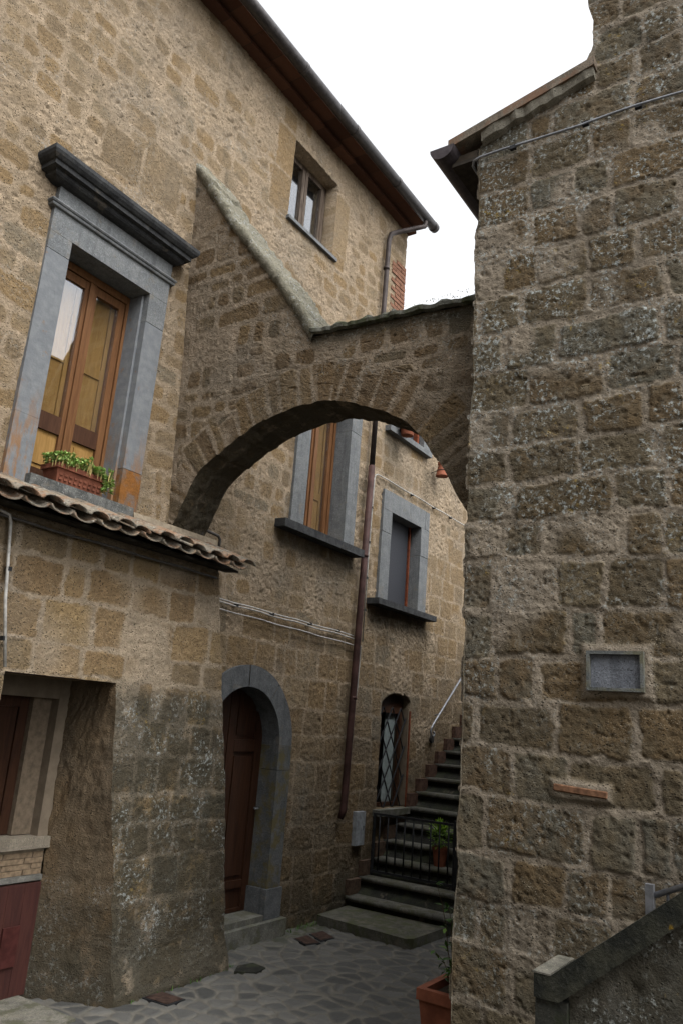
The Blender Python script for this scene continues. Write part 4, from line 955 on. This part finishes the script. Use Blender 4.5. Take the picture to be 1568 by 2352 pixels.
# ------------------------------------------------------------------ drains
def drain(label, pts_, group=None):
    o = thing('drain_cover', label, 'drain cover', (sum(q[0] for q in pts_) / 4, sum(q[1] for q in pts_) / 4, .0), group)
    c = Vector((sum(q[0] for q in pts_) / 4, sum(q[1] for q in pts_) / 4))
    def ins(f): return [tuple(c + (Vector(q) - c) * f) for q in pts_]
    bm = bmesh.new(); prism(bm, ins(1.0), 'z', -.02, .012); bmobj('rim', bm, IRON, o, .002)
    bm = bmesh.new(); prism(bm, ins(.88), 'z', .0125, .015)
    bmobj('lid', bm, RUST, o, .002)
drain('rusty square cover in the paving nearest the arched doorstep', [(6.05, 4.229), (6.235, 4.221), (6.12, 3.997), (5.973, 4.045)])
drain('rusty square cover in the paving nearest the staircase slab', [(6.28, 4.226), (6.463, 4.211), (6.354, 4.009), (6.165, 4.027)])
drain('rusty cover in the paving at the foot of the lean-to wall', [(4.145, 4.042), (4.32, 4.041), (4.321, 3.83), (4.158, 3.829)])
dk = thing('stone_cover', 'dark flat stone cover in the paving beyond the lean-to corner', 'cover', (5.1, 3.95, 0))
bm = bmesh.new(); prism(bm, [(4.98, 3.98), (5.10, 4.05), (5.24, 4.02), (5.22, 3.88), (5.08, 3.85)], 'z', -.02, .018); bmobj('slab', bm, RISER, dk, .004)
pv = thing('threshold_slab', 'pale grey stone slab on the ground under the red shutter', 'stone slab', (3.2, 4.3, 0))
boxes('slab', [(2.2, 3.60, 4.02, 4.57, -.02, .022)], simple_stone('pale_slab', (.12, .115, .098), (.16, .15, .125), .5, (.07, .07, .045)), pv, .01)

# ------------------------------------------------------------------ plants
def leaf(bm, la, p, d, l, wd, lv, up_=Vector((0, 0, 1))):
    d = d.normalized(); s_ = d.cross(up_)
    if s_.length < .05: s_ = Vector((1, 0, 0))
    s_ = s_.normalized() * wd; nrm = s_.cross(d).normalized()
    q = [p, p + d * l * .4 + s_ + nrm * l * .08, p + d * l, p + d * l * .4 - s_ + nrm * l * .08]
    v = [bm.verts.new(x) for x in q]; mid_ = bm.verts.new(p + d * l * .45)
    for a, b, c_ in ((0, 1, 4), (1, 2, 4), (2, 3, 4), (3, 0, 4)):
        f_ = bm.faces.new((v[a], v[b], v[c_] if c_ < 4 else mid_)); f_[la] = lv
def rv(): 
    while 1:
        v = Vector((random.uniform(-1, 1), random.uniform(-1, 1), random.uniform(-1, 1)))
        if .1 < v.length < 1: return v.normalized()
# window box on the big window's sill
wbx = thing('window_box', 'terracotta window box of pale green sedum on the big window sill', 'planter', (3.28, FY - .03, 3.21))
bm = bmesh.new()
A = [(3.08, FY - .095), (3.50, FY - .095), (3.50, FY + .075), (3.08, FY + .075)]
def planter(bm, x0, x1, y0, y1, z0, z1, tap, lip, th):
    lo_ = [(x0 + tap, y0 + tap), (x1 - tap, y0 + tap), (x1 - tap, y1 - tap), (x0 + tap, y1 - tap)]
    def ring_(e, z): return [bm.verts.new((x, y, z)) for x, y in ((x0 - e, y0 - e), (x1 + e, y0 - e), (x1 + e, y1 + e), (x0 - e, y1 + e))]
    rs_ = [[bm.verts.new((x, y, z0)) for x, y in lo_], ring_(0, z1 - lip), ring_(.012, z1 - lip + .002), ring_(.012, z1), ring_(-th, z1), ring_(-th - .004, z1 - .045)]
    for A_, B_ in zip(rs_, rs_[1:]):
        for k_ in range(4): bm.faces.new((A_[k_], A_[(k_ + 1) % 4], B_[(k_ + 1) % 4], B_[k_]))
    bm.faces.new(rs_[0][::-1]); return rs_[-1]
e_ = planter(bm, 3.09, 3.49, FY - .085, FY + .075, 3.213, 3.345, .02, .035, .012)
WBT = plain('window_box_terracotta', (.15, .055, .034), .85, 0, .3, 12)
pb_ = bmobj('box', bm, WBT, wbx, .003)
boxes('soil', [(3.10, 3.48, FY - .075, FY + .065, 3.29, 3.315)], SOIL, wbx, 0)
bm = bmesh.new()
for x in np.arange(3.13, 3.47, .04):
    for z_ in (3.245, 3.275): box(bm, x - .011, x + .011, FY - .089 + (3.345 - z_) * .1, FY - .07, z_ - .008, z_ + .008)
bmobj('relief_ornament', bm, WBT, pb_, .004)
bm = bmesh.new(); la = bm.faces.layers.float.new('leafv')
for i in range(300):
    u_ = random.random(); x = 3.06 + u_ * .50; y = FY - .02 + random.uniform(-.10, .085)
    z = 3.345 + random.uniform(0, .10) * (1 - abs(u_ - .42) * .9)
    if x > 3.46 and random.random() < .6: z = 3.24 + random.random() * .12; y = FY - .09
    cpt = Vector((x, y, z)); lv = min(1, max(0, random.gauss(.42, .22))); 
    for j in range(9): leaf(bm, la, cpt, rv() + Vector((0, -.2, .5)), random.uniform(.020, .034), .010, min(1, max(0, lv + random.uniform(-.15, .15))))
    if i % 4 == 0:
        for j in range(3): leaf(bm, la, Vector((x, y, 3.31)), Vector((random.uniform(-.1, .1), random.uniform(-.2, .1), 1)), z - 3.30, .002, .95)
bmobj('sedum', bm, SEDUM, wbx)
# corner planter on the street
cp = thing('corner_planter', 'square terracotta planter with leggy shrub by the tower corner', 'planter', (4.68, 2.08, 0))
bm = bmesh.new(); planter(bm, 4.515, 4.87, 1.90, 2.262, 0.005, .385, .035, .06, .03); bmobj('pot', bm, TERR, cp, .008)
boxes('soil', [(4.55, 4.835, 1.935, 2.225, .32, .345)], SOIL, cp, 0)
def shrub(parent, base, stems, mat, lsz, per, name='foliage'):
    bms = bmesh.new(); bml = bmesh.new(); la = bml.faces.layers.float.new('leafv')
    for (dx, dy, h_) in stems:
        pts_ = [Vector(base) + Vector((random.uniform(-.05, .05), random.uniform(-.05, .05), 0))]; 
        for k_ in range(1, 6): pts_.append(pts_[0] + Vector((dx * (k_ / 5) ** 1.3, dy * (k_ / 5) ** 1.3, h_ * k_ / 5)) + rv() * .012)
        tube(bms, pts_, [.004 - .0005 * k_ for k_ in range(6)], 5)
        for k_ in range(1, 6):
            for j in range(per):
                d_ = rv(); d_.z *= .5; leaf(bml, la, pts_[k_] + rv() * .01, d_, random.uniform(.6, 1.2) * lsz, lsz * .24, random.random())
    bmobj('stem', bms, plain('twig', (.06, .045, .025), .9), parent)
    bmobj(name, bml, mat, parent)
shrub(cp, (4.68, 2.12, .34), [(-.02, .10, .58), (.02, .05, .46), (-.05, .0, .40), (.05, -.06, .42), (-.05, .12, .22), (.02, -.10, .32), (-.06, -.02, .2), (.0, .06, .15)], LEAF, .055, 4)
# pot plant on the stairs behind the gate
spn = thing('stair_pot_plant', 'bright green bushy plant in a slim terracotta pot behind the gate bars', 'potted plant', (7.85, 3.70, .485))
def round_pot(bm, c, prof, n=22):
    rings = [[bm.verts.new((c[0] + r * math.cos(k_ * 2 * math.pi / n), c[1] + r * math.sin(k_ * 2 * math.pi / n), c[2] + z)) for k_ in range(n)] for r, z in prof]
    for A_, B_ in zip(rings, rings[1:]):
        for k_ in range(n): bm.faces.new((A_[k_], A_[(k_ + 1) % n], B_[(k_ + 1) % n], B_[k_]))
    bm.faces.new(rings[0][::-1]); bm.faces.new(rings[-1])
bm = bmesh.new(); round_pot(bm, (7.80, 3.74, .486), [(.058, 0), (.075, .15), (.084, .152), (.086, .185), (.075, .185), (.072, .16)]); bmobj('pot', bm, TERR, spn, 0)
bm = bmesh.new(); la = bm.faces.layers.float.new('leafv')
for i in range(420):
    d_ = rv(); rr_ = random.random() ** .5; pnt = Vector((7.79, 3.74, .79)) + Vector((d_.x * .12 * rr_, d_.y * .12 * rr_, d_.z * .14 * rr_))
    leaf(bm, la, pnt, d_ + Vector((0, 0, .4)), random.uniform(.03, .05), .010, min(1, max(0, .25 + .7 * random.random() * (pnt.z - .68) / .2)))
for i in range(6): leaf(bm, la, Vector((7.80, 3.74, .64)), Vector((random.uniform(-.3, .3), random.uniform(-.3, .3), 1)), .12, .003, .1)
bmobj('foliage', bm, LIME, spn)
# hanging pots by the top window
def wall_pot(label, x, z, r_, ribs, dy):
    o = thing('hanging_pot', label, 'flower pot', (x, FY - dy, z))
    prof = [(r_ * .68, 0), (r_ * .78, .055), (r_ * .80, .075), (r_ * .95, .078), (r_ * 1.0, .135), (r_ * 1.04, .137), (r_ * 1.05, .16), (r_ * .9, .16), (r_ * .85, .12)] if ribs else [(r_ * .98, 0), (r_ * .95, .012), (r_ * .62, .15), (r_ * .72, .152), (r_ * .72, .185), (r_ * .55, .185), (r_ * .5, .17)]
    bm = bmesh.new(); round_pot(bm, (x, FY - dy, z), prof, 28); bmobj('pot', bm, TERR, o, 0)
    bm = bmesh.new(); zz_ = z + (.07 if ribs else .07); rr_ = r_ * (.86 if ribs else .85)
    tube(bm, [(x + rr_ * math.cos(a), FY - dy + rr_ * math.sin(a), zz_) for a in np.linspace(0, 2 * math.pi, 20)], .004, 5)
    tube(bm, [(x - rr_ * .5, FY - dy + rr_ * .8, zz_), (x - rr_ * .5, FY + .01, zz_ - .02)], .005, 5); bmobj('iron_ring', bm, IRON, o)
wall_pot('ribbed round terracotta pot in an iron ring left of the highest sill under the arch', 7.66, 5.16, .105, True, .16)
wall_pot('flared terracotta pot in an iron ring right of the highest sill under the arch', 8.68, 4.97, .085, False, .13)

# ------------------------------------------------------------------ outside stair with parapet at lower right
os_ = thing('outside_stair', 'black lichened stair parapet with sloping stone coping at lower right', 'stair parapet', (3.05, .6, 0))
x0, x1 = 2.95, 3.20; ZC = 1.022; slp = .775
yA, yB = 1.036, .978
def zs(y): return ZC + (yB - y) * slp
bm = bmesh.new()
poly = [(yA, ZC - .075), (yA, ZC), (yB, ZC), (-.6, zs(-.6)), (-.6, zs(-.6) - .075), (yB - .03, ZC - .075)]
prism(bm, poly, 'x', x0 - .012, x1 + .012)
k = M('lichen_spotted_coping'); n = k.noise(10, 6, .7); n2 = k.noise(60, 5, .7)
c = k.mix(k.rng(n, .35, .65), (.011, .012, .010), (.030, .030, .022))
c = k.mix(k.rng(n2, .55, .7, 0, .6), c, (.055, .055, .045))
wv = k.n('ShaderNodeVectorMath', _operation='ADD'); k.set(wv.inputs[0], k.co); nv_ = k.n('ShaderNodeTexNoise', Scale=30.0); k.set(nv_.inputs['Vector'], k.co); sc_ = k.n('ShaderNodeVectorMath', _operation='SCALE'); k.set(sc_.inputs[0], nv_.outputs['Color']); sc_.inputs['Scale'].default_value = .03; k.set(wv.inputs[1], sc_.outputs[0])
c = k.mix(k.ma('MULTIPLY', k.rng(k.vor(9, co=wv.outputs[0]), .20, .13), k.rng(k.noise(5, 2), .48, .54)), c, (.16, .17, .125))
c = k.mix(k.ma('MULTIPLY', k.rng(k.vor(13, co=wv.outputs[0]), .14, .08), k.rng(k.noise(4, 2), .55, .6)), c, (.16, .10, .012))
bmobj('coping', bm, k.out(c, .95, n2, .010, .9), os_, .010)
boxes('cap', [(x0 - .014, x1 + .014, yB + .001, yA + .004, ZC + .001, ZC + .006)], simple_stone('lit_cap', (.085, .082, .07), (.13, .122, .10), .7, (.05, .05, .04)), os_, .002)  # thin pale sheet: light on the coping's flat end put into the colour
boxes('newel', [(x0, x1, .925, 1.034, -.02, ZC - .076)], PARA, os_, .006)
uu_, vv_ = lin(-.6, .922, .02), lin(-.02, 2.4, .02); U, V = np.meshgrid(uu_, vv_, indexing='ij')
sdf, r1, r2, r3 = coursed(U, V, 155, (.16, .25), (.18, .34), (.01, .03), .04, .05); d, st = relief(U, V, sdf, r3, 157, 1.0)
Vz = np.minimum(V, ZC - .07 + (yB - U) * slp - .012)
P = np.stack([x0 + .03 - d, U, Vz], -1)
grid_mesh('wall', P, V[:-1, :-1] < Vz.max(1)[:-1, None] + 0 * V[:-1, :-1], dict(stone=st, rnd=r1, stain_shade=.75 + 0 * U, lich=.8 + 0 * U), stone_mat('parapet_rubble', (.12, .113, .098), (.092, .087, .076), [(.075, .068, .056), (.060, .050, .038), (.09, .082, .068)]), os_)
bm = bmesh.new()
for i in range(7):
    y = .90 - i * .21; box(bm, x1 + .014, TX - .05, y - .21, y, -.02, .17 * (i + 1) + .0)
bmobj('step', bm, STEP, os_, 0)
rl = thing('stair_railing', 'short grey iron stair railing with square post above the parapet coping', 'railing', (3.35, .73, .6))
bm = bmesh.new(); box(bm, 3.335, 3.365, .720, .750, .17, 1.305); bmobj('post', bm, GALV, rl, .005)
bm = bmesh.new(); tube(bm, [(3.35, .72, 1.268), (3.35, .0, 1.60)], .011, 8); bmobj('rail', bm, GALV, rl, 0, True)
for i in range(6):
    y = .672 - .06 * i * 1.6; bm = bmesh.new(); tube(bm, [(3.35, y, .35 + .0), (3.35, y, 1.268 + (.72 - y) * .46)], .006, 6); bmobj('bar', bm, IRON, rl, 0, True)

# ------------------------------------------------------------------ unseen house added across the street to shade the foot of the alley
hb = thing('added_shade_house', 'plain tuff house added unseen across the street to shade the alley', 'house', (-3, 0, 0))
boxes('wall', [(-6.0, -3.0, -6.0, 9.0, -.02, 7.5)], FAC, hb, 0)
bm = bmesh.new(); prism(bm, [(-6.4, 7.52), (-2.5, 7.52), (-4.5, 8.6)], 'y', -6.2, 9.2); bmobj('roof', bm, TILE, hb)
